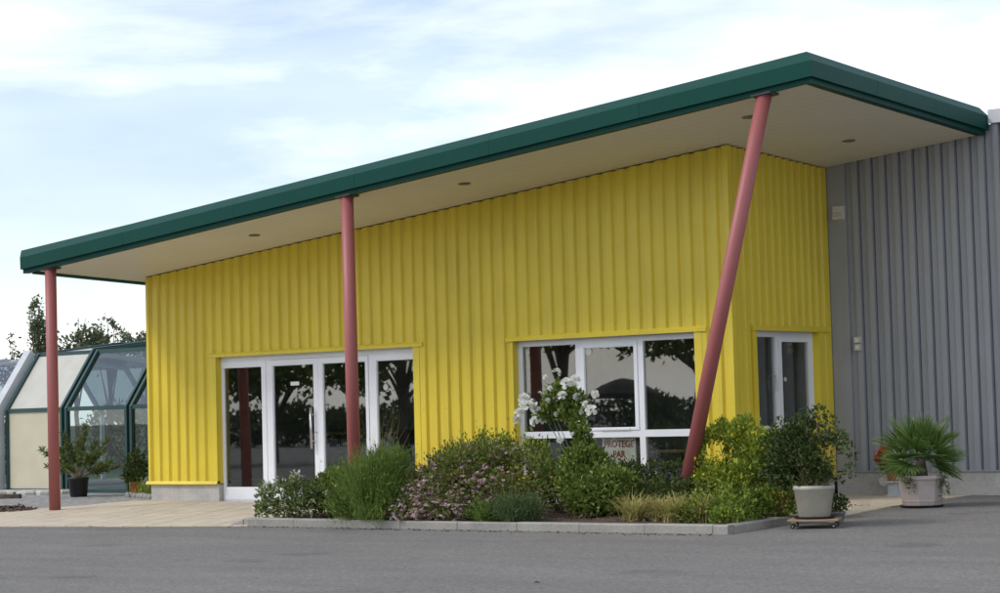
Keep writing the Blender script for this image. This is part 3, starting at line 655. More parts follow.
# things mounted on it
al = empty('alarm_siren', (.20, YD+.012, 4.03), 'small white alarm siren box high on the grey wall corner', 'alarm')
MB().add([(-.085, 0, 0), (.085, 0, 0), (.085, -.07, .02), (-.085, -.07, .02), (-.085, 0, .21), (.085, 0, .21), (.085, -.05, .21), (-.085, -.05, .21)], [(0, 1, 2, 3), (7, 6, 5, 4), (0, 4, 5, 1), (1, 5, 6, 2), (2, 6, 7, 3), (3, 7, 4, 0)]).build('casing', 'light_plastic', al)
MB().box(-.075, .075, -.074, -.06, .06, .075).box(-.075, .075, -.072, -.06, .10, .115).build('grille', 'cabinet', al)
sw_ = empty('wall_switch', (.44, YD+.012, 2.12), 'pair of cream switch boxes, one above the other, on grey wall', 'switch')
for z in (0, .105): 
    q_ = MB().bbox(-.045, .045, -.06, .001, z, z+.09, .012).build('switch_box', 'light_plastic', sw_); MB().bbox(-.022, .022, -.067, -.055, z+.02, z+.065, .004).build('rocker', 'sign_white', q_)

# ------------------------------------------------------------------ pool enclosure
en = empty('pool_enclosure', (-16.5, 2.22, .02), 'glazed telescopic pool enclosure with dark green frames beside the yellow building', 'enclosure')
PRO = [(2.22, .0), (2.22, 1.63), (3.03, 2.75), (5.2, 2.99), (7.4, 2.75), (8.2, 1.63), (8.2, .0)]
def epart(m, name, mat, smooth=False): return part(m, name, mat, en, smooth)
def arch(x, off=0, wx=.062, d=.10, dz=0, name='arch_frame', mat='frame_green', sc=1.0, upto=7):
    m = MB(); pts = [Vector((0, 5.2+(y-5.2)*sc, z*sc)) for y, z in PRO[:upto]]
    def inset(k):
        out = []
        for i, p in enumerate(pts):
            a = pts[max(i-1, 0)]; b_ = pts[min(i+1, len(pts)-1)]; t1 = (p-a).normalized() if i else (b_-p).normalized(); t2 = (b_-p).normalized() if i < len(pts)-1 else t1
            n = (t1+t2); n = Vector((0, -n.z, n.y)).normalized() if n.length else Vector((0, 0, 1)); cs = max(.5, Vector((0, -t1.z, t1.y)).dot(n)); out.append(p+n*(k/cs))
        return out
    A, B = inset(off+d*.5+dz), inset(off-d*.5+dz)
    for i in range(len(pts)-1):
        q = [A[i], A[i+1], B[i+1], B[i]]
        m.add([(x-wx/2, p.y, max(.0, p.z)+.02) for p in q]+[(x+wx/2, p.y, max(.0, p.z)+.02) for p in q], [(0, 1, 2, 3), (7, 6, 5, 4), (0, 4, 5, 1), (1, 5, 6, 2), (2, 6, 7, 3), (3, 7, 4, 0)])
    return epart(m, name, mat)
AX = [-18.46, -16.65, -14.77, -13.05]
arch(AX[0]-.14, 0, .20, .16, .10, 'end_frame', 'frame_grey', upto=3)
for i, x in enumerate(AX):
    if i: arch(x-.052, dz=.03)
    arch(x+.052)
for i in range(3):
    x0, x1 = AX[i]+.085, AX[i+1]-.085
    for k in range(len(PRO)-1):
        (y0, z0), (y1, z1) = PRO[k], PRO[k+1]
        if k in (1, 4): pass
        mat = 'enclosure_glass'
        if i == 0: mat = ('cream_panel', 'cream_pale', 'cream_pale', 'cream_pale', 'enclosure_glass', 'enclosure_glass')[k]
        if i > 0 and k in (2, 3): mat = 'enclosure_smoke'
        n = Vector((0, -(z1-z0), (y1-y0))).normalized()*.006; z0 = max(z0, .09)
        a, b_ = Vector((0, y0, z0+.02)), Vector((0, y1, max(z1, .09)+.02))
        m = MB(); q = [a+n, b_+n, b_-n, a-n]; m.add([(x0, p.y, p.z) for p in q]+[(x1, p.y, p.z) for p in q], [(0, 1, 2, 3), (7, 6, 5, 4), (0, 4, 5, 1), (1, 5, 6, 2), (2, 6, 7, 3), (3, 7, 4, 0)])
        epart(m, 'pane' if mat.startswith('enc') else 'cream_panel', mat)
    for (y, z) in PRO[1:-1]: epart(MB().box(x0, x1, y-.035, y+.035, z+.02-.04, z+.02+.04), 'rail', 'frame_green')
    for y in (2.22, 8.2): epart(MB().box(x0, x1, y-.045, y+.045, .0, .10), 'base_rail', 'frame_green')
    if i: 
        for z in (.42,): epart(MB().box(x0, x1, 2.205, 2.235, z, z+.05), 'rail', 'frame_green')
# smaller telescoped section to the left
for x in (-18.9, -20.6, -22.3): arch(x, sc=.93, mat='frame_grey')
for k in range(5):
    (y0, z0), (y1, z1) = PRO[k], PRO[k+1]; y0, y1 = 5.2+(y0-5.2)*.93, 5.2+(y1-5.2)*.93; z0, z1 = z0*.93+.02, z1*.93+.02
    m = MB(); m.add([(-22.3, y0, z0), (-18.9, y0, z0), (-18.9, y1, z1), (-22.3, y1, z1), (-22.3, y0+.008, z0-.008), (-18.9, y0+.008, z0-.008), (-18.9, y1+.008, z1-.008), (-22.3, y1+.008, z1-.008)], [(0, 1, 2, 3), (7, 6, 5, 4), (0, 4, 5, 1), (2, 6, 7, 3), (1, 5, 6, 2), (3, 7, 4, 0)])
    epart(m, 'pane', 'enclosure_smoke')
# pool lounger-like low bench seen through the glass is left as plain deck boards
dk = empty('pool_deck', (0, 0, 0), kind='structure')
for i in range(24): MB().bbox(-18.3, -13.2, 2.5+i*.235, 2.5+i*.235+.22, .03, .055, .004).build('deck_board', 'stone', dk)
# stones and edging on the gravel
for i, (x, y, sx_, sy_, rz_) in enumerate([(-17.6, 1.72, .34, .22, .2), (-17.15, 1.78, .30, .2, -.1), (-16.75, 1.86, .36, .22, .15), (-16.35, 1.90, .28, .2, .5), (-17.9, 1.45, .3, .24, .4), (-16.95, 1.52, .32, .24, -.3), (-16.5, 1.6, .26, .2, .1)]):
    m = MB(); n = 9; rs = [random.uniform(.8, 1.1) for _ in range(n)]
    ring = lambda k, z: [(sx_*k*rs[j]*math.cos(2*math.pi*j/n), sy_*k*rs[j]*math.sin(2*math.pi*j/n), z) for j in range(n)]
    m.add(ring(1, -.02)+ring(1, .05)+ring(.82, .085), [tuple(range(2*n, 3*n))]+[(a*n+j, a*n+(j+1) % n, (a+1)*n+(j+1) % n, (a+1)*n+j) for a in (0, 1) for j in range(n)])
    o = tag(m.build('stone', 'stone', None, (x, y, gz(y))), 'flat pale stone laid on gravel along the enclosure base', 'stone', 'pale stones edging the enclosure'); o.rotation_euler[2] = rz_
cobs = empty('cobble_edging', (-13.1, .85, .01), 'short row of grey cobbles edging the little grass bed by the plinth', 'edging')
cp = [(-13.75, 1.25), (-13.6, 1.12), (-13.42, 1.02), (-13.22, .94), (-13.02, .86), (-12.82, .77), (-12.62, .68), (-12.42, .60), (-12.22, .52), (-12.02, .44), (-11.86, .35)]
for x, y in cp:
    m = MB(); sx_, sy_ = random.uniform(.075, .092), random.uniform(.06, .075)
    m.lathe([(.75, -.03), (1, .02), (.98, .055), (.7, .085), (.2, .092)], 8); m.v = [(a*sx_, b_*sy_, c) for a, b_, c in m.v]
    o = m.build('cobble', 'paver_grey', cobs, (x+13.1, y-.85, random.uniform(-.008, .004)), True); o.rotation_euler[2] = random.uniform(-.6, .2)
# wood edging board at far left, bark mulch patch
eb = empty('timber_edging', (-16.5, .1, .0), 'weathered timber edging board lying on the gravel', 'edging', rz=.5)
MB().bbox(-.75, .75, -.06, .06, -.01, .09, .01).build('board', 'bark', eb); 
for k in (-.6, .6): MB().tube([(k, .08, -.02), (k, .08, .12)], .025, 8).build('peg', 'bark', eb)
n = 900; P = np.stack([rng.uniform(-14.6, -12.25, n), rng.uniform(-2.62, -1.85, n)], 1); keep = (np.abs((P[:, 1]+2.25)/.42)**2+np.abs((P[:, 0]+13.4)/1.2)**2) < 1; P = P[keep]
P3 = np.column_stack([P, [.02+.025*y for y in P[:, 1]]+rng.uniform(0, .03, len(P))]); D = rng.normal(size=P3.shape); D[:, 2] *= .35
V, F, T = leaf_geo(P3, D, .09, .045, rng.uniform(0, 1, len(P3)), .05); np_mesh('bark_mulch', V, F, 'chips', None, T)

# ------------------------------------------------------------------ planting
BED = 'shrubs in the planting bed'
def plant(name, label, cat, x, y, z=.02, group=None): return empty(name, (x, y, z if y > -3.04 else -.012), label, cat, group)
def tips_from(P, k): return P[rng.choice(len(P), min(k, len(P)), replace=False)]
def blooms(parent, name, mat, P, d, size, kind='stuff', petals=6, jitter=.02):
    """small five-ish petalled flowers at points P facing d, joined"""
    P = np.repeat(P, petals, 0); d = unit(np.repeat(d, petals, 0)); a = np.tile(np.arange(petals)*2*np.pi/petals, len(P)//petals)+rng.normal(size=len(P))*.2
    u = unit(np.cross(d, [0.3, .2, 1.])); v = np.cross(d, u); D = (u*np.cos(a)[:, None]+v*np.sin(a)[:, None])+d*.45
    V, F, T = leaf_geo(P+rng.normal(size=P.shape)*jitter*.1, D, size*rng.uniform(.8, 1.2, len(P)), size*.8, np.repeat(rng.uniform(0, 1, len(P)//petals), petals))
    return np_mesh(name, V, F, mat, parent, T, kind=kind)
# 1 white variegated shrub
p = plant('variegated_shrub', 'low shrub with white-edged leaves at the kerb end beside the paving', 'shrub', -5.0, -3.55, .02, BED)
_, P, d = foliage(p, 'foliage', 'leaf_white', [(-.12, 0, .24, .42, .30, .24), (.22, .05, .26, .30, .28, .24), (-.38, -.05, .16, .2, .2, .16), (.05, .1, .36, .22, .2, .16)], 2100, .062, .036, 11, .02, 9, tmean=.42, tsd=.30)
stems(p, 'stem', 'stem_tan', (0, 0, 0), [(-.5, -.05, .42), (-.35, .1, .52), (.05, .1, .62), (.2, .1, .56), (-.2, -.1, .5)]+[tuple(t) for t in tips_from(P, 12)], .006, .002)
foliage(p, 'shoot_leaves', 'leaf_white', [(-.42, -.02, .40, .12, .1, .10), (-.28, .1, .48, .08, .08, .10), (.06, .1, .55, .1, .08, .1)], 240, .05, .028, 12, .0, tmean=.7)
# 2 dark green rose-like shrub
p = plant('green_shrub', 'dense mid-green shrub between the white-edged shrub and the feathery one', 'shrub', -4.55, -3.05, .02, BED)
_, P, d = foliage(p, 'foliage', 'leaf_mid', [(-.1, 0, .32, .40, .32, .28), (.25, -.05, .28, .32, .28, .25), (-.02, 0, .50, .24, .22, .14)], 3600, .07, .045, 21, .03, 8, tmean=.45)
stems(p, 'stem', 'stem_green', (0, 0, 0), tips_from(P, 14), .008, .003)
blooms(p, 'flower', 'petal_white', P[d[:, 1] < -.3][:14]+np.array([0, -.03, .02]), d[d[:, 1] < -.3][:14], .03)
p = plant('yellow_flowered_herb', 'straggly herb with small yellow flowers in front of the middle post', 'plant', -4.02, -3.2, .02, BED)
_, P, d = foliage(p, 'foliage', 'leaf_bright', [(0, 0, .22, .26, .22, .22), (.1, 0, .42, .18, .16, .18)], 900, .06, .022, 25, .1, 9, tmean=.35)
stems(p, 'stem', 'stem_green', (0, 0, 0), tips_from(P, 14), .006, .002); up_ = P[P[:, 2] > .35][:22]; blooms(p, 'flower', 'petal_white', up_[:8], np.tile([0, -.4, 1.], (len(up_[:8]), 1)), .02); blooms(p, 'flower', 'yellow_petal', up_[8:], np.tile([0, -.5, 1.], (len(up_[8:]), 1)), .022)
# 3 feathery shrub: fine upright stems fanning out
def feather(name, label, x, y, n, h, spread, seed, mat, lean=(0, 0), wd=.006, group=BED, wisps=20):
    p = plant(name, label, 'shrub', x, y, .02, group); r = np.random.default_rng(seed)
    az = r.uniform(0, 2*np.pi, n); ln = np.abs(r.normal(0, 1, n))*.38*spread; ln = np.minimum(ln, 1.25)
    b0 = np.column_stack([np.cos(az)*r.uniform(0, .22, n)*spread, np.sin(az)*r.uniform(0, .20, n)*spread, np.zeros(n)]); Lg = h*r.uniform(.55, 1.08, n)*(1-.15*ln)
    V, F, k = blades(b0, Lg, wd, ln, .25*np.ones(n)*spread, az); V[:, 0] += lean[0]*V[:, 2]**1.3; V[:, 1] += lean[1]*V[:, 2]**1.3
    T = np.repeat(np.clip(.5+.25*np.sin(az*3)+r.normal(size=n)*.2, 0, 1), k); np_mesh('stalks', V, F, mat, p, T)
    # needle leaves along the stalks
    Vc = V.reshape(n, k, 3); sel = r.integers(0, n, n*7); seg = r.integers(1, k//2-1, n*7); u = r.uniform(0, 1, n*7)[:, None]
    P = (Vc[sel, 2*seg]*(1-u)+Vc[sel, 2*seg+2]*u); D = unit(Vc[sel, 2*seg+2]-Vc[sel, 2*seg])+r.normal(size=P.shape)*.55
    A, B, T2 = leaf_geo(P, D, .055*r.uniform(.5, 1.2, len(P)), .0075, np.clip(.5+r.normal(size=len(P))*.22, 0, 1)); np_mesh('needles', A, B, mat, p, T2)
    if wisps:
        az = r.normal(-.6, .9, wisps); b0 = np.column_stack([r.normal(0, .1, wisps), r.normal(0, .1, wisps), np.full(wisps, .1)])
        V, F, k = blades(b0, h*r.uniform(1.15, 1.5, wisps), .005, r.uniform(.05, .35, wisps), .25*np.ones(wisps), az); V[:, 0] += lean[0]*V[:, 2]**1.3
        np_mesh('flower_stalks', V, F, 'leaf_straw', p, np.repeat(r.uniform(0, .5, wisps), k))
    return p
feather('feathery_shrub', 'bright green feathery shrub of fine upright stems hanging over the kerb', -3.36, -3.70, 1100, 1.0, 1.15, 31, 'leaf_feather', (.24, -.12), .009)
fb = [o for o in bpy.data.objects if o.name.startswith('feathery_shrub')][0]
foliage(fb, 'foliage', 'leaf_feather', [(.0, -.1, .28, .56, .42, .30), (.14, -.05, .56, .46, .36, .28), (.32, 0, .76, .30, .26, .20), (-.28, -.1, .22, .28, .30, .22), (.12, -.36, .10, .42, .24, .22), (.45, -.1, .3, .25, .3, .28)], 9000, .085, .010, 33, .05, 6, upw=.8, tmean=.5, tsd=.25)
# 4 spirea mound
p = plant('spirea_mound', 'wide rounded shrub covered in small pink flower heads', 'shrub', -2.12, -3.0, .02, BED)
lob = [(-.62, -.2, .32, .58, .55, .36), (.0, -.1, .52, .66, .58, .46), (.55, .0, .50, .56, .52, .42), (-.25, -.45, .28, .55, .45, .34), (.75, -.15, .32, .40, .45, .32), (.15, .05, .70, .46, .40, .27), (-.35, -.1, .55, .4, .4, .3), (-.45, -.72, .12, .42, .30, .20), (.1, -.62, .16, .4, .3, .2)]
_, P, d = foliage(p, 'foliage', 'leaf_spirea', lob, 17000, .06, .026, 41, .03, 6, tmean=.42, tsd=.25)
stems(p, 'stem', 'stem_tan', (0, 0, 0), tips_from(P, 30), .009, .003, spread=.25)
fl = (rng.uniform(size=len(P)) < .15*(1.25-P[:, 0])*np.clip(.6+1.6*wob(P, 5, 77), 0, 1.6)) & (d[:, 1] < .35)
Pf = P[fl]+d[fl]*.03; q = len(Pf)
# each flower head: a little flat cluster of florets
Pc = np.repeat(Pf, 5, 0)+rng.normal(size=(q*5, 3))*[.014, .014, .006]; blooms(p, 'flower_heads', 'petal_pink', Pc, np.repeat(unit(d[fl]*.6+[0, -.4, .8]), 5, 0), .017, petals=4)
p = plant('leafy_shoots', 'fresh light green upright shoots rising behind the pink-flowered mound', 'shrub', -2.75, -1.95, .02, BED)
lob = [(x, 0, h_*.55, .13, .12, h_*.45) for x, h_ in ((-.7, .95), (-.45, 1.08), (-.15, 1.16), (.1, 1.12), (.4, 1.18), (.7, 1.1), (.95, 1.0), (-.05, 1.1), (.25, 1.12))]
_, P, d = foliage(p, 'foliage', 'leaf_bright', lob, 4200, .055, .026, 45, .05, 9, upw=.9, tmean=.5); stems(p, 'stem', 'stem_green', (0, 0, 0), [(l[0], l[1], l[2]*1.6) for l in lob], .008, .003, spread=.4)
# 5 lavender tufts
feather('grey_green_tuft', 'small grey-green needle-leaved tuft at the kerb in front of the pink mound', -.98, -3.62, 700, .36, 1.15, 51, 'leaf_greyg', (0, -.05), .006, wisps=6)
feather('low_green_tuft', 'low green needle-leaved tuft tucked beside the pink mound', -1.45, -3.55, 380, .30, 1.2, 52, 'leaf_feather', (0, -.05), .006, wisps=0)
# 6 rose bush with climbing white blooms
p = plant('white_rose_bush', 'leafy rose bush with full white blooms in front of the window', 'rose bush', -.38, -2.75, .02, BED)
lob = [(-.05, 0, .34, .50, .42, .34), (.2, -.1, .28, .42, .4, .26), (-.25, .05, .55, .34, .32, .34), (-.18, 0, .70, .24, .24, .20), (.32, 0, .40, .28, .28, .20)]
_, P, d = foliage(p, 'foliage', 'leaf_mid', lob, 7500, .068, .042, 61, .03, 7, tmean=.5, tsd=.25)
cane = [(-.20, .1, 1.05), (-.45, .15, 1.5), (-.60, .18, 1.72), (-.75, .2, 1.62), (-.9, .2, 1.40), (-1.0, .2, 1.32), (-.3, .12, 1.25), (-.72, .15, 1.25)]
stems(p, 'stem', 'stem_green', (-.1, 0, 0), cane+[tuple(t) for t in tips_from(P, 14)], .010, .004)
lob2 = [(-.62, .16, 1.48, .24, .18, .22), (-.42, .15, 1.42, .18, .14, .18), (-.85, .18, 1.32, .20, .14, .12), (-.34, .12, 1.15, .10, .1, .20), (-.25, .1, .98, .12, .1, .16), (-.55, .15, 1.28, .18, .12, .12)]
foliage(p, 'cane_leaves', 'leaf_mid', lob2, 2600, .066, .042, 63, .0, 9, tmean=.55, tsd=.25)
# blooms: many-petalled cups, positions from their spots above the bush
RB = [(557, 372), (545, 377), (550, 388), (540, 393), (532, 401), (528, 405), (535, 408), (548, 400), (556, 414), (543, 420), (534, 421), (522, 404), (519, 412), (517, 420), (575, 379), (577, 397), (585, 404), (595, 394), (591, 410), (562, 395), (524, 398), (566, 383), (581, 412), (560, 440), (573, 434)]
def at(px, py, y):     # where the line through that photo spot meets the upright plane y
    dd = fw+r2*((px-500)/F_PX)+u2*((296.5-py)/F_PX); return CAM+dd*((y-CAM.y)/dd.y)
rbm = []
for v_ in range(3):
    r = np.random.default_rng(900+v_); Pn, Dn, Ls = [], [], []
    for ring, (rr_, tz, nn) in enumerate(((.004, 2.6, 3), (.014, 1.5, 4), (.024, .8, 5), (.030, .25, 5), (.026, -.25, 4))):
        for j in range(nn):
            a = 2*np.pi*j/nn+ring*.5+r.normal()*.12; Pn.append((rr_*.5*np.cos(a), rr_*.5*np.sin(a), .006*(3-ring))); Dn.append((np.cos(a), np.sin(a), tz)); Ls.append(.026+.005*ring)
    Vv, Ff, Tt = [], [], []
    for P_, D_, l_ in zip(Pn, Dn, Ls):
        P_, D_ = Vector(P_), Vector(D_).normalized(); Q_ = D_.cross(Vector((0, 0, 1)));  Q_ = Q_.normalized() if Q_.length > 1e-3 else Vector((1, 0, 0)); U_ = Q_.cross(D_); k = len(Vv); w_ = l_*r.uniform(.75, 1.0); tn = r.uniform(0, 1)
        for (a_, b2, c_) in ((0, 0, 0), (.45, .55, .10), (.85, .62, .10), (1.08, .22, -.02), (1.05, -.25, -.02), (.8, -.62, .10), (.45, -.55, .10), (.6, 0, -.10)):
            Vv.append(tuple(P_+D_*(l_*a_)+Q_*(w_*b2)+U_*(l_*c_))); Tt.append(tn)
        Ff += [(k+7, k+i_, k+(i_+1) % 7) for i_ in range(7)]
    o = np_mesh('bloom', Vv, Ff, 'petal_white', p, Tt, kind=None, smooth=True); rbm.append(o.data); bpy.data.objects.remove(o)
for i, (px, py) in enumerate(RB):
    yy = -2.75+.12+random.uniform(-.20, .02); q_ = at(px, py, yy); o = link_mesh('bloom', rbm[i % 3], None, p, (q_.x+.38, q_.y+2.75, q_.z-.02))
    s_ = random.choice((.6, .8, .95, 1.1, 1.2, 1.35)); o.scale = (s_, s_, s_); o.rotation_euler = (rad(random.uniform(5, 95)), rad(random.uniform(-45, 45)), random.uniform(-.4, 1.4))
# 7 lavender with purple spikes + dark filler
p = feather('lavender', 'dark lavender with upright purple flower spikes below the window', -.10, -1.55, 420, .40, 1.2, 71, 'leaf_greyg', (0, 0), .006, wisps=0)
r = np.random.default_rng(72); n = 60; b0 = np.column_stack([r.uniform(-.6, .5, n), r.uniform(-.2, .25, n), np.full(n, .1)]); hh = r.uniform(.32, .52, n)
V, F, k = blades(b0, hh, .006, r.uniform(0, .25, n), .05*np.ones(n), r.uniform(0, 6.28, n)); np_mesh('flower_stalks', V, F, 'leaf_greyg', p, np.repeat(r.uniform(0, 1, n), k))
tp = V.reshape(n, k, 3)[:, -1]; Pq = np.repeat(tp, 10, 0)+np.column_stack([r.normal(size=n*10)*.008, r.normal(size=n*10)*.008, r.uniform(-.09, .0, n*10)]); A, B, T2 = leaf_geo(Pq, r.normal(size=Pq.shape)+[0, 0, .8], .022, .014, r.uniform(0, 1, len(Pq))); np_mesh('flower_spikes', A, B, 'purple_petal', p, T2)
p = plant('dark_low_shrub', 'low dark green shrub spreading at the foot of the leaning post', 'shrub', .35, -2.35, .02, BED)
_, P, d = foliage(p, 'foliage', 'leaf_dark', [(-.4, 0, .2, .4, .36, .22), (.0, .05, .24, .4, .36, .24), (.35, .1, .22, .34, .34, .24), (-.75, .2, .25, .3, .3, .25)], 3200, .06, .03, 75, .02, 8, tmean=.6); stems(p, 'stem', 'stem_green', (0, 0, 0), tips_from(P, 16), .007, .003, spread=.25)
p = plant('dark_window_shrub', 'dark green shrub filling the bed right below the front window', 'shrub', -1.25, -1.7, .02, BED)
_, P, d = foliage(p, 'foliage', 'leaf_dark', [(-.5, 0, .34, .5, .4, .34), (.0, .05, .36, .5, .4, .36), (.5, .1, .34, .5, .4, .34), (-.2, .1, .6, .4, .3, .2)], 5200, .065, .036, 76, .0, 8, tmean=.65); stems(p, 'stem', 'stem_green', (0, 0, 0), tips_from(P, 20), .007, .003, spread=.3)
p = plant('dark_wall_shrub', 'dark green shrub against the yellow wall base behind the leaning post', 'shrub', .15, -1.1, .02, BED)
_, P, d = foliage(p, 'foliage', 'leaf_dark', [(-.4, 0, .30, .46, .36, .32), (.1, .05, .30, .4, .3, .30), (-.75, 0, .3, .4, .3, .32)], 4200, .06, .034, 78, .0, 8, tmean=.6); stems(p, 'stem', 'stem_green', (0, 0, 0), tips_from(P, 12), .007, .003, spread=.3)
# 8 straw-coloured grass mound
p = plant('golden_grass', 'arching clump of straw-coloured ornamental grass behind the kerb', 'grass clump', 1.0, -3.25, .02, BED); r = np.random.default_rng(81); n = 1700
cl = np.array([(-.42, -.05), (-.12, .08), (.15, -.05), (.42, .08), (.62, .15)])[r.integers(0, 5, n)]; az = r.uniform(0, 6.28, n); b0 = np.column_stack([cl[:, 0]+r.normal(size=n)*.06, cl[:, 1]+r.normal(size=n)*.06, np.zeros(n)])
V, F, k = blades(b0, r.uniform(.28, .52, n), .0095, r.uniform(.1, .7, n), r.uniform(.9, 1.8, n), az, 5); V[:, 2] = np.maximum(V[:, 2], .0); np_mesh('blades', V, F, 'leaf_straw', p, np.repeat(np.clip(.55+r.normal(size=n)*.25, 0, 1), k))
# 9 yellow-flowered bright shrub
p = plant('golden_leaved_shrub', 'bright yellow-green shrub with scattered yellow flowers at the building corner', 'shrub', 1.12, -1.80, .02, BED)
lob = [(0, 0, .42, .46, .42, .36), (-.28, 0, .62, .26, .26, .30), (.10, .05, .80, .32, .28, .28), (.32, 0, .55, .28, .3, .30), (-.2, 0, .95, .24, .2, .2), (.15, 0, 1.06, .2, .16, .14), (-.42, 0, .70, .24, .2, .28), (-.3, -.1, .35, .3, .3, .3), (.4, 0, .8, .25, .25, .25)]
_, P, d = foliage(p, 'foliage', 'leaf_bright', lob, 10500, .072, .032, 91, .03, 7, upw=.5, tmean=.62, tsd=.25); stems(p, 'stem', 'stem_green', (0, 0, 0), tips_from(P, 22), .009, .003, spread=.15)
fl = (rng.uniform(size=len(P)) < .022) & (d[:, 1] < .2); blooms(p, 'flower', 'yellow_petal', P[fl]+d[fl]*.03, d[fl]+[0, -.2, .3], .028)
# 10 ground cover
p = plant('ground_cover', 'low bright green leafy ground cover in the kerb corner', 'ground cover', 1.72, -3.2, .02, BED)
_, P, d = foliage(p, 'foliage', 'leaf_bright', [(-.25, 0, .12, .38, .4, .16), (.2, .1, .14, .34, .4, .17), (.30, -.3, .08, .22, .22, .12), (-.05, .45, .2, .42, .35, .22), (-.5, .3, .16, .3, .3, .18), (.35, .7, .2, .3, .3, .24)], 4600, .055, .034, 101, .02, 8, tmean=.36, tsd=.22); stems(p, 'stem', 'stem_green', (0, 0, 0), tips_from(P, 12), .005, .003, spread=.3)
p = plant('dark_corner_shrub', 'dark green leafy shrub behind the ground cover next to the terracotta pot', 'shrub', 1.78, -2.0, .02, BED)
_, P, d = foliage(p, 'foliage', 'leaf_dark', [(.05, 0, .26, .36, .34, .26), (.25, .1, .42, .28, .28, .26)], 2000, .07, .04, 105, .02, 7, tmean=.6); stems(p, 'stem', 'stem_green', (0, 0, 0), tips_from(P, 14), .008, .003, spread=.12)
# rocks near the corner
for x, y, s_ in ((.75, -.9, .14), (.95, -.95, .11), (.55, -.85, .12), (.85, -1.12, .09)):
    m = MB(); n = 8; m.lathe([(.6, -.02), (1, .2), (.9, .55), (.5, .85), (.15, .92)], n); m.v = [(a*s_*random.uniform(.85, 1.1), b_*s_*random.uniform(.8, 1.1), c*s_) for a, b_, c in m.v]
    tag(m.build('rock', 'stone', None, (x, y, .015)), 'pale rough rock at the foot of the yellow building corner', 'rock', 'pale rocks by the building corner')

# leaf litter and dry bits on the soil
n = 1500; P3 = np.column_stack([rng.uniform(-5.2, 2.2, n), rng.uniform(-3.84, -.2, n), rng.uniform(.03, .055, n)]); D = rng.normal(size=P3.shape); D[:, 2] *= .3
V, F, T = leaf_geo(P3, D, .05, .022, rng.uniform(0, 1, n), .05); np_mesh('leaf_litter', V, F, 'chips', None, T)

n = 420; u = rng.uniform(0, 1, n); off = np.abs(rng.normal(size=n))*.10; P3 = np.column_stack([-5.6+u*7.9, -4.03-off, np.full(n, -.094)]); P3[:, 2] = [gz(y)+.006 for y in P3[:, 1]]
D = rng.normal(size=P3.shape); D[:, 2] *= .15; V, F, T = leaf_geo(P3, D, .035*rng.uniform(.4, 1.4, n), .016, rng.uniform(0, 1, n), .05); np_mesh('kerb_debris', V, F, 'chips', None, T)
# ------------------------------------------------------------------ pots
def pot_mesh(r0, r1, h, rim=.03, rimw=.018, wall=.02, bands=()):
    pr = [(r0*.9, 0), (r0, .012)]
    for z in bands: rr_ = r0+(r1-r0)*z/h; pr += [(rr_, z-.006), (rr_+.006, z-.004), (rr_+.006, z+.004), (rr_, z+.006)]
    pr += [(r1, h-rim), (r1+rimw, h-rim+.004), (r1+rimw, h-.004), (r1+rimw-.006, h), (r1-wall, h), (r1-wall*1.3, h-.05)]
    return pr
def potted(name, label, cat, x, y, z, r0, r1, h, mat, n=28, group=None, **k):
    p = empty(name, (x, y, z), label, cat, group)
    MB().lathe(pot_mesh(r0, r1, h, **k), n).build('pot', mat, p, None, True); MB().lathe([(r1*.9, h-.06), (r1*.6, h-.045)], 16).build('compost', 'soil', p)
    return p
# dolly with white pot
gy = gz(-2.9); dol = empty('plant_dolly', (2.84, -2.9, gy), 'low wooden plant dolly on four black castors on the asphalt', 'dolly', rz=rad(24))
for i in range(5): MB().bbox(-.29, .29, -.255+i*.103, -.255+i*.103+.097, .085, .105, .003).build('slat', 'wood', dol)
for sx_ in (-.22, .22): MB().box(sx_-.03, sx_+.03, -.25, .25, .068, .085).build('batten', 'wood', dol)
for sx_ in (-.235, .235):
    for sy_ in (-.20, .20):
        c = MB().lathe([(.0, -.013), (.022, -.013), (.030, -.007), (.030, .007), (.022, .013), (.0, .013)], 16).build('castor', 'black_plastic', dol, (sx_, sy_, .030), True); c.rotation_euler = (rad(90), 0, 0)
        hb_ = MB().lathe([(.012, -.016), (.012, .016)], 10).build('hub', 'steel', c)
        MB().add([(-.02, .034, -.018), (.02, .034, -.018), (.02, .034, .018), (-.02, .034, .018), (-.012, 0, -.018), (.012, 0, -.018), (.012, 0, .018), (-.012, 0, .018)], [(0, 1, 2, 3), (0, 4, 5, 1), (3, 2, 6, 7)]).build('fork', 'dark_metal', c)
p = potted('potted_shrub', 'dark green bushy shrub in cream pot standing on the wooden dolly', 'potted plant', 2.84, -2.9, gy+.106, .185, .232, .37, 'white_pot', rim=.05, rimw=.012)
MB().lathe([(.20, 0), (.235, .006), (.245, .028), (.235, .028), (.19, .012)], 28).build('saucer', 'black_plastic', p)
for o in p.children:
    if o.name.startswith(('pot', 'compost')): o.location.z = .013
lob = [(-.12, 0, .66, .44, .40, .30), (-.32, .05, .80, .26, .26, .26), (.14, 0, .74, .34, .32, .26), (-.12, .05, .98, .30, .26, .20), (.34, -.05, .60, .20, .22, .17), (-.40, 0, .55, .24, .24, .20)]
_, P, d = foliage(p, 'foliage', 'leaf_dark', lob, 5000, .062, .036, 111, .04, 7, tmean=.45, tsd=.24)
sprigs = [(.46, -.05, .46), (.52, -.05, .55), (.48, 0, .78), (.36, 0, .95), (.10, 0, 1.22), (-.05, 0, 1.2), (-.42, 0, 1.1), (-.55, 0, .7), (-.6, 0, .9), (.24, 0, 1.12)]
stems(p, 'stem', 'stem_tan', (0, 0, .33), sprigs+[tuple(t) for t in tips_from(P, 24)], .010, .003, spread=.08)
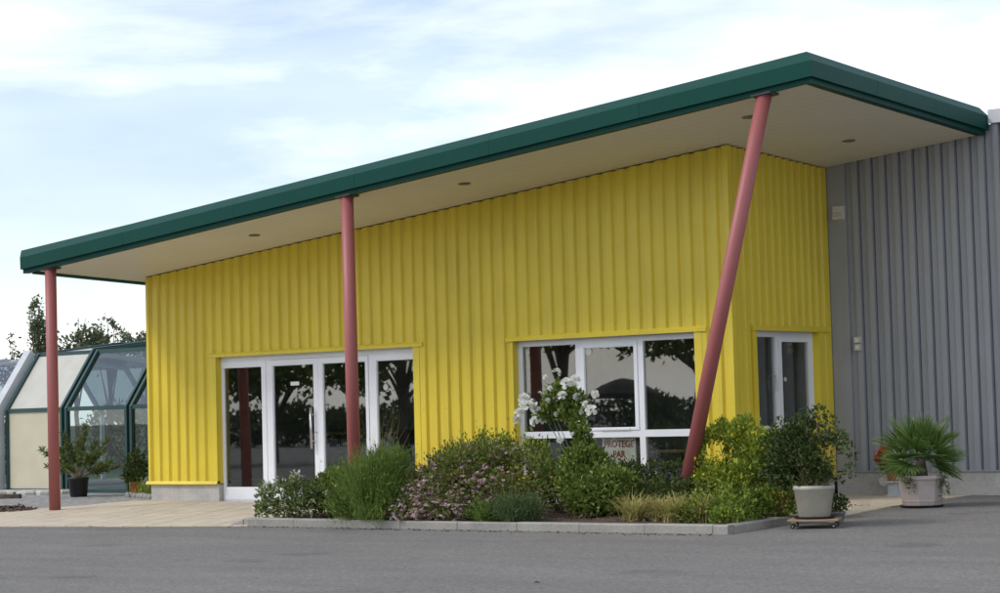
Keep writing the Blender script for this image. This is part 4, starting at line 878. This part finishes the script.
foliage(p, 'sprig_leaves', 'leaf_dark', [(a, b_, c, .09, .08, .08) for a, b_, c in sprigs], 420, .055, .03, 113, .0, tmean=.55, tsd=.25)
p = potted('terracotta_pot', 'small terracotta pot standing just inside the kerb next to the dolly', 'pot', 2.13, -2.42, .02, .085, .12, .30, 'terracotta', 20)
_, P, d = foliage(p, 'foliage', 'leaf_mid', [(0, 0, .36, .13, .13, .12)], 260, .06, .03, 115, .0); stems(p, 'stem', 'stem_green', (0, 0, .25), tips_from(P, 8), .005, .002, spread=.03)
p = potted('small_grey_pot', 'small grey pot with leafy plant on the asphalt behind the dolly', 'pot', 2.80, -2.30, gz(-2.30), .075, .10, .14, 'paver_grey', 18, rim=.025, rimw=.008)
_, P, d = foliage(p, 'foliage', 'leaf_dark', [(0, 0, .22, .13, .13, .11)], 320, .055, .03, 117, .0); stems(p, 'stem', 'stem_green', (0, 0, .1), tips_from(P, 8), .005, .002, spread=.03)
# palm
p = empty('potted_palm', (2.66, .16, gz(.16)), 'fan palm in a pinkish tapered planter on the asphalt by the grey wall', 'potted plant')
p.rotation_euler[2] = .35
MB().lathe([(.22, 0), (.27, .006), (.28, .03), (.27, .032), (.2, .014)], 28).build('saucer', 'black_plastic', p)
pr = pot_mesh(.245, .298, .395, rim=.05, rimw=.018, bands=(.07, .29)); pm = MB().lathe(pr, 8)
ob = pm.build('pot', 'pink_pot', p, (0, 0, .013)); md = ob.modifiers.new('bevel', 'BEVEL'); md.width = .03; md.segments = 3; md.limit_method = 'ANGLE'; md.angle_limit = rad(35)
MB().lathe([(.26, .34), (.15, .36)], 16).build('compost', 'soil', p)
MB().tube([(0, 0, .33), (.01, 0, .45), (0, 0, .66)], [.09, .075, .05], 10).build('trunk', 'bark', p)
def frond(az, el, plen, flen, seed, droop=.25, nl=24, arc=3.3):
    r = np.random.default_rng(seed); h = Vector((math.cos(az), math.sin(az), 0)); dirp = h*math.cos(el)+Vector((0, 0, 1))*math.sin(el)
    b0 = Vector((0, 0, .62))+h*.03; tip = b0+dirp*plen; tip.z -= droop*plen*.2
    m = MB(); m.tube([b0, b0.lerp(tip, .5)+Vector((0, 0, .02)), tip], [.009, .006, .005], 5)
    side = dirp.cross(Vector((0, 0, 1))).normalized(); nrm = side.cross(dirp).normalized(); q0 = r.normal()*.55; side, nrm = side*math.cos(q0)+nrm*math.sin(q0), nrm*math.cos(q0)-side*math.sin(q0); T = [0.35]*len(m.v)
    for j in range(nl):
        a = (j/(nl-1)-.5)*arc+r.normal()*.03; ln = flen*(1-.28*abs(a)/(arc/2))*r.uniform(.88, 1.06)
        dd = dirp*math.cos(a)+side*math.sin(a); dd = (dd+nrm*.10).normalized(); wv_ = dd.cross(nrm).normalized(); w_ = .0135
        pts = []; pos = tip.copy(); cur = dd.copy(); k = len(m.v); segs = 4
        for q_ in range(segs+1):
            t = q_/segs; ww = w_*(math.sin(min(1, t*2.2+.25)*math.pi/2))*(1-t**3)+.0006
            m.v.append(tuple(pos-wv_*ww+nrm*.003)); m.v.append(tuple(pos-nrm*.003)); m.v.append(tuple(pos+wv_*ww+nrm*.003)); pos = pos+cur*(ln/segs); cur = (cur+Vector((0, 0, -1))*droop*(.10+.28*t)).normalized()
        for q_ in range(segs):
            for c in (0, 1): m.f.append((k+3*q_+c, k+3*q_+c+1, k+3*q_+c+4, k+3*q_+c+3))
        T += list(np.repeat(np.clip(r.normal(.5, .15)+np.linspace(-.1, .25, segs+1), 0, 1), 3))
    me = bpy.data.meshes.new('frond'); me.from_pydata(m.v, [], m.f); me.update(); a_ = me.attributes.new('tint', 'FLOAT', 'POINT'); a_.data.foreach_set('value', np.array(T[:len(m.v)], np.float32))
    return link_mesh('frond', me, 'leaf_palm', p)
ga = 2.399963
for i in range(30):
    t = i/29; el = rad(86-112*t**1.15+random.uniform(-8, 8)); frond(i*ga+random.uniform(-.2, .2), el, .20+.06*math.sin(t*3)-.03*t, .34+.09*random.random(), 200+i, .04+.50*t*t)
_, P, d = foliage(p, 'trailing_plant', 'leaf_oleander', [(.26, -.16, .36, .08, .08, .08), (.30, -.12, .22, .06, .06, .14), (-.1, -.3, .30, .06, .05, .08)], 160, .05, .02, 131, .1)
# red geranium on a small pedestal by the wall
pd = empty('pedestal', (1.16, 2.30, gz(2.3)), 'slim white pedestal against the grey wall plinth', 'pedestal')
MB().bbox(-.07, .07, -.07, .07, .02, .20, .004).build('shaft', 'frame_grey', pd); MB().bbox(-.10, .10, -.10, .10, 0, .03, .004).build('base', 'frame_grey', pd); MB().bbox(-.12, .12, -.12, .12, .20, .225, .004).build('top', 'frame_grey', pd)
p = potted('potted_geranium', 'red-flowering geranium in terracotta pot behind the palm', 'potted plant', 1.16, 2.30, gz(2.3)+.226, .09, .13, .17, 'terracotta', 20, rim=.03, rimw=.01)
_, P, d = foliage(p, 'foliage', 'leaf_mid', [(0, 0, .24, .20, .18, .12), (-.08, -.02, .34, .14, .14, .10)], 420, .06, .05, 135, .05); stems(p, 'stem', 'stem_green', (0, 0, .1), tips_from(P, 10), .006, .003, spread=.04)
Pf = np.array([(-.14, -.14, .36), (-.05, -.16, .42), (.08, -.15, .37), (-.2, -.1, .28), (.12, -.14, .28), (0, -.18, .30), (-.10, -.05, .46), (.16, -.08, .40)]); Pc = np.repeat(Pf, 14, 0)+rng.normal(size=(112, 3))*.028; blooms(p, 'flower_heads', 'red_petal', Pc, np.tile([0, -.7, .6], (112, 1)), .026, petals=5)
# oleander in black pot
p = potted('potted_oleander', 'sparse oleander in black plastic pot in front of the pool enclosure', 'potted plant', -14.84, 1.0, gz(1.0)+.006, .155, .185, .36, 'black_plastic', 24, rim=.04, rimw=.008)
r = np.random.default_rng(140); tp = []
for i in range(26):
    a = r.uniform(0, 6.28); e = r.uniform(.15, 1.35); ln = r.uniform(.55, .95); tp.append((math.cos(a)*math.cos(e)*ln*.98, math.sin(a)*math.cos(e)*ln*.7, .38+math.sin(e)*ln*.95))
stems(p, 'stem', 'stem_tan', (0, 0, .3), tp, .011, .005, spread=.06)
Pl, Dl = [], []
for t in tp:
    t = Vector(t); b0 = Vector((0, 0, .3)); c = b0.lerp(t, .5)+Vector((0, 0, .08*(t-b0).length))
    for j in range(100):
        u = random.uniform(.42, 1.05); pt = b0*(1-u)**2+c*2*u*(1-u)+t*u*u; dd = (t-b0).normalized()
        Pl.append(tuple(pt)); Dl.append(tuple(dd*.9+Vector((r.normal(), r.normal(), r.normal()*.8+.15))*.6))
V, F, T = leaf_geo(np.array(Pl), np.array(Dl), .125*r.uniform(.7, 1.1, len(Pl)), .021, np.clip(r.normal(.5, .25, len(Pl)), 0, 1)); np_mesh('foliage', V, F, 'leaf_oleander', p, T)
p = potted('orange_pot', 'small orange pot with leafy plant at the left end of the yellow wall', 'potted plant', -14.40, 1.98, gz(1.98)+.006, .08, .11, .22, 'orange_plastic', 20, rim=.03, rimw=.008)
_, P, d = foliage(p, 'foliage', 'leaf_dark', [(0, 0, .42, .24, .2, .24), (.08, 0, .66, .16, .14, .16), (-.05, 0, .3, .2, .18, .12)], 700, .08, .045, 145, .05, tmean=.6); stems(p, 'stem', 'stem_green', (0, 0, .15), tips_from(P, 12), .008, .003, spread=.03)
p = plant('grass_clump', 'small pale green grass clump inside the cobble edging', 'grass clump', -12.9, 1.25, .01); r = np.random.default_rng(150); n = 420; az = r.uniform(0, 6.28, n); b0 = np.column_stack([r.normal(size=n)*.25, r.normal(size=n)*.13, np.zeros(n)])
V, F, k = blades(b0, r.uniform(.25, .5, n), .012, r.uniform(.05, .6, n), r.uniform(.3, 1.3, n), az, 4); np_mesh('blades', V, F, 'leaf_bright', p, np.repeat(np.clip(r.normal(.5, .25, n), 0, 1), k))

# dead leaf on the asphalt
V, F, T = leaf_geo(np.array([(4.05, -9.85, -.104)]), np.array([(1, .3, .02)]), np.array([.07]), np.array([.022]), np.array([.8]), -.1)
o = np_mesh('dead_leaf', V, F, 'chips', None, T, kind=None); tag(o, 'single dry brown leaf lying on the open asphalt', 'leaf')

# ------------------------------------------------------------------ trees
def tree(name, label, x, y, z, h, trunk_h, lobes, n, leaf, mat, seed, group, gap=.12, fs=1.6, lean=0, tr=None):
    p = empty(name, (x, y, z), label, 'tree', group); r = random.Random(seed); tr = tr or h*.02
    m = MB(); top = Vector((lean*h, 0, h*.8)); m.tube([(0, 0, -.1), (lean*trunk_h*.6, r.uniform(-.1, .1), trunk_h*.6), (lean*trunk_h, 0, trunk_h), (top.x*.8, 0, h*.62), tuple(top)], [tr*1.25, tr, tr*.85, tr*.5, tr*.2], 9)
    for l in lobes:
        for q_ in range(4):
            t = Vector(l[:3])+Vector((r.uniform(-.75, .75)*l[3], r.uniform(-.75, .75)*l[4], r.uniform(-.4, .8)*l[5])); zb = r.uniform(trunk_h*.75, min(h*.62, max(trunk_h, t.z))); b0 = Vector((lean*zb, 0, zb)); c = b0.lerp(t, .55)+Vector((0, 0, .12*(t-b0).length))
            m.tube([(b0*(1-u)**2+c*2*u*(1-u)+t*u*u) for u in (0, .33, .66, 1)], [tr*.5, tr*.33, tr*.2, tr*.08], 5, cap=False)
    m.build('trunk', 'bark', p, None, True)
    foliage(p, 'crown', mat, lobes, n, leaf, leaf*.62, seed, gap, fs, out=.5, upw=.1, rnd=1.0, tmean=.5, tsd=.2)
    return p
def bgp(px): return (-50.1+(px-95)/24.5*.784, 31.5+(px-95)/24.5*.62)
BT = 'trees behind the pool enclosure'
x, y = bgp(39); tree('poplar_tree', 'narrow upright dark tree rising behind the enclosure next to the left post', x, y, .03, 6.6, 1.2, [(0, 0, 3.0, .50, .5, 1.5), (.02, 0, 4.5, .40, .4, 1.1), (-.1, 0, 5.7, .27, .3, .9), (.1, 0, 5.0, .3, .3, .7)], 2300, .15, 'leaf_far', 301, BT, .0, 3, tr=.10)
x, y = bgp(76); tree('broadleaf_tree', 'loose-crowned tree behind the enclosure roof, nearer the left post', x, y, .03, 5.5, 1.6, [(-.1, 0, 4.2, .75, .8, .9), (.1, 0, 5.0, .45, .5, .55), (-.75, 0, 4.1, .5, .5, .5), (.7, 0, 3.9, .5, .5, .7)], 1500, .17, 'leaf_far', 311, BT, .16, 3, tr=.10).scale = (1.04, 1.04, 1.04)
x, y = bgp(110); tree('broadleaf_tree', 'wide ragged tree behind the enclosure roof, nearer the yellow wall', x, y, .03, 5.4, 1.6, [(0, 0, 4.3, .9, .8, .9), (-.2, 0, 5.0, .5, .5, .45), (.9, 0, 4.2, .6, .6, .5), (-.8, 0, 4.3, .5, .5, .6)], 1700, .17, 'leaf_far', 321, BT, .15, 3, tr=.10).scale = (1.03, 1.03, 1.03)
x, y = bgp(146); tree('broadleaf_tree', 'small tree half hidden behind the left end of the yellow wall', x, y, .03, 5.0, 1.5, [(0, 0, 4.1, .6, .6, .85), (.8, 0, 4.2, .9, .8, .9)], 1500, .17, 'leaf_far', 331, BT, .14, 3, tr=.09)
x, y = bgp(13); tree('young_tree', 'thin spindly tree beyond the far left end of the enclosure', x, y, .03, 5.3, 1.4, [(0, 0, 3.5, .7, .6, .9), (.05, 0, 4.6, .25, .25, .5), (-.35, 0, 3.6, .5, .4, .5), (.4, 0, 3.9, .3, .3, .5)], 1100, .15, 'leaf_far', 341, BT, .2, 3, tr=.06)
for i, (x, y) in enumerate(((-27.5, 13.5), (-30.5, 11.5), (-24.6, 15.5), (-34, 10), (-22, 17.5))):
    p = empty('hedge_bush', (x, y, .02), 'rounded green hedge bush seen through the enclosure glass', 'bush', 'hedge bushes behind the enclosure')
    _, P, d = foliage(p, 'foliage', 'leaf_far', [(0, 0, .9, 1.5, 1.0, .9), (.6, 0, 1.4, .8, .7, .6), (-.7, 0, 1.3, .8, .7, .6)], 1800, .16, .09, 351+i, .02, 2.5); stems(p, 'stem', 'bark', (0, 0, 0), tips_from(P, 14), .03, .01, spread=.3)
# across the yard (mirrored in the glass): trees, hedge, parasol
RT = 'trees across the yard'
def yard_tree(x, y, h, seed, label, lean=.05, low=1.0, gap=.25):
    k = h/8
    return tree('yard_tree', label, x, y, -.11, h, max(.9, 2.2-low*.6)*k, [(0, 0, (5.6-low)*k, 2.4*k, 2.3*k, 1.7*k), (-1.5*k, .3, (4.7-low)*k, 1.7*k, 1.6*k, 1.2*k), (1.6*k, -.3, (4.9-low)*k, 1.6*k, 1.6*k, 1.3*k), (.3, 1.2*k, (4.4-low)*k, 1.5*k, 1.3*k, 1.0*k), (.2, -.6, (7-low)*k, 1.4*k, 1.3*k, 1.0*k)], 4200, .26, 'leaf_mid', seed, RT, gap, 1.2, lean, tr=.20*k)
yard_tree(-19.9, -29.2, 7.0, 401, 'leaning dark tree across the yard, mirrored in the front window', .12, .1, .36)
yard_tree(-24.6, -29.0, 7.5, 411, 'taller dark tree across the yard beside the parasol, mirrored in glass', -.06, -.2, .36)
yard_tree(-33.5, -24.6, 7.5, 421, 'broad dark tree across the yard, mirrored in the entrance doors', .03, 1.2, .36)
yard_tree(-29.4, -26.6, 7.0, 431, 'broad dark tree across the yard between parasol and entrance mirror view', -.04, 1.0, .38)
yard_tree(-38.5, -24.0, 8.5, 441, 'large dark tree across the yard at the far end of the row', .02, 1.3, .36)
for i in range(9):
    x, y = -60+i*6.2, -52-i*1.6; p = empty('yard_hedge', (x, y, -.11), 'long dark clipped hedge section across the yard', 'hedge', 'hedge across the yard')
    foliage(p, 'foliage', 'leaf_dark', [(-2.5, 0, .9, 2.2, 1.2, 1.0), (0, 0, 1.0, 2.4, 1.2, 1.05), (2.5, 0, .9, 2.2, 1.2, 1.0), (1, 0, 1.4, 1.6, 1, .8)], 2600, .3, .2, 461+i, -.1, 1.0); stems(p, 'stem', 'bark', (0, 0, 0), [(-2, 0, 1), (2, 0, 1), (0, 0, 1.2)], .06, .02)
pa = empty('parasol', (-27.9, -36.9, -.11), 'large dark open parasol across the yard, mirrored in the window', 'parasol')
m = MB(); n = 8; prf = [(1.35, 1.85), (1.30, 2.02), (.8, 2.32), (.3, 2.50), (.02, 2.56)]
m.lathe(prf, n); m.f = [f for f in m.f if len(f) == 4]; m.build('canopy', 'parasol_cloth', pa); MB().tube([(0, 0, .1), (0, 0, 2.52)], .025, 10).build('pole', 'dark_metal', pa); MB().lathe([(.3, 0), (.3, .06), (.06, .10)], 20).build('base', 'concrete', pa)
for k in range(8): a = 2*math.pi*k/8; MB().tube([(0, 0, 2.5), (1.28*math.cos(a), 1.28*math.sin(a), 1.95)], .008, 5).build('rib', 'dark_metal', pa)
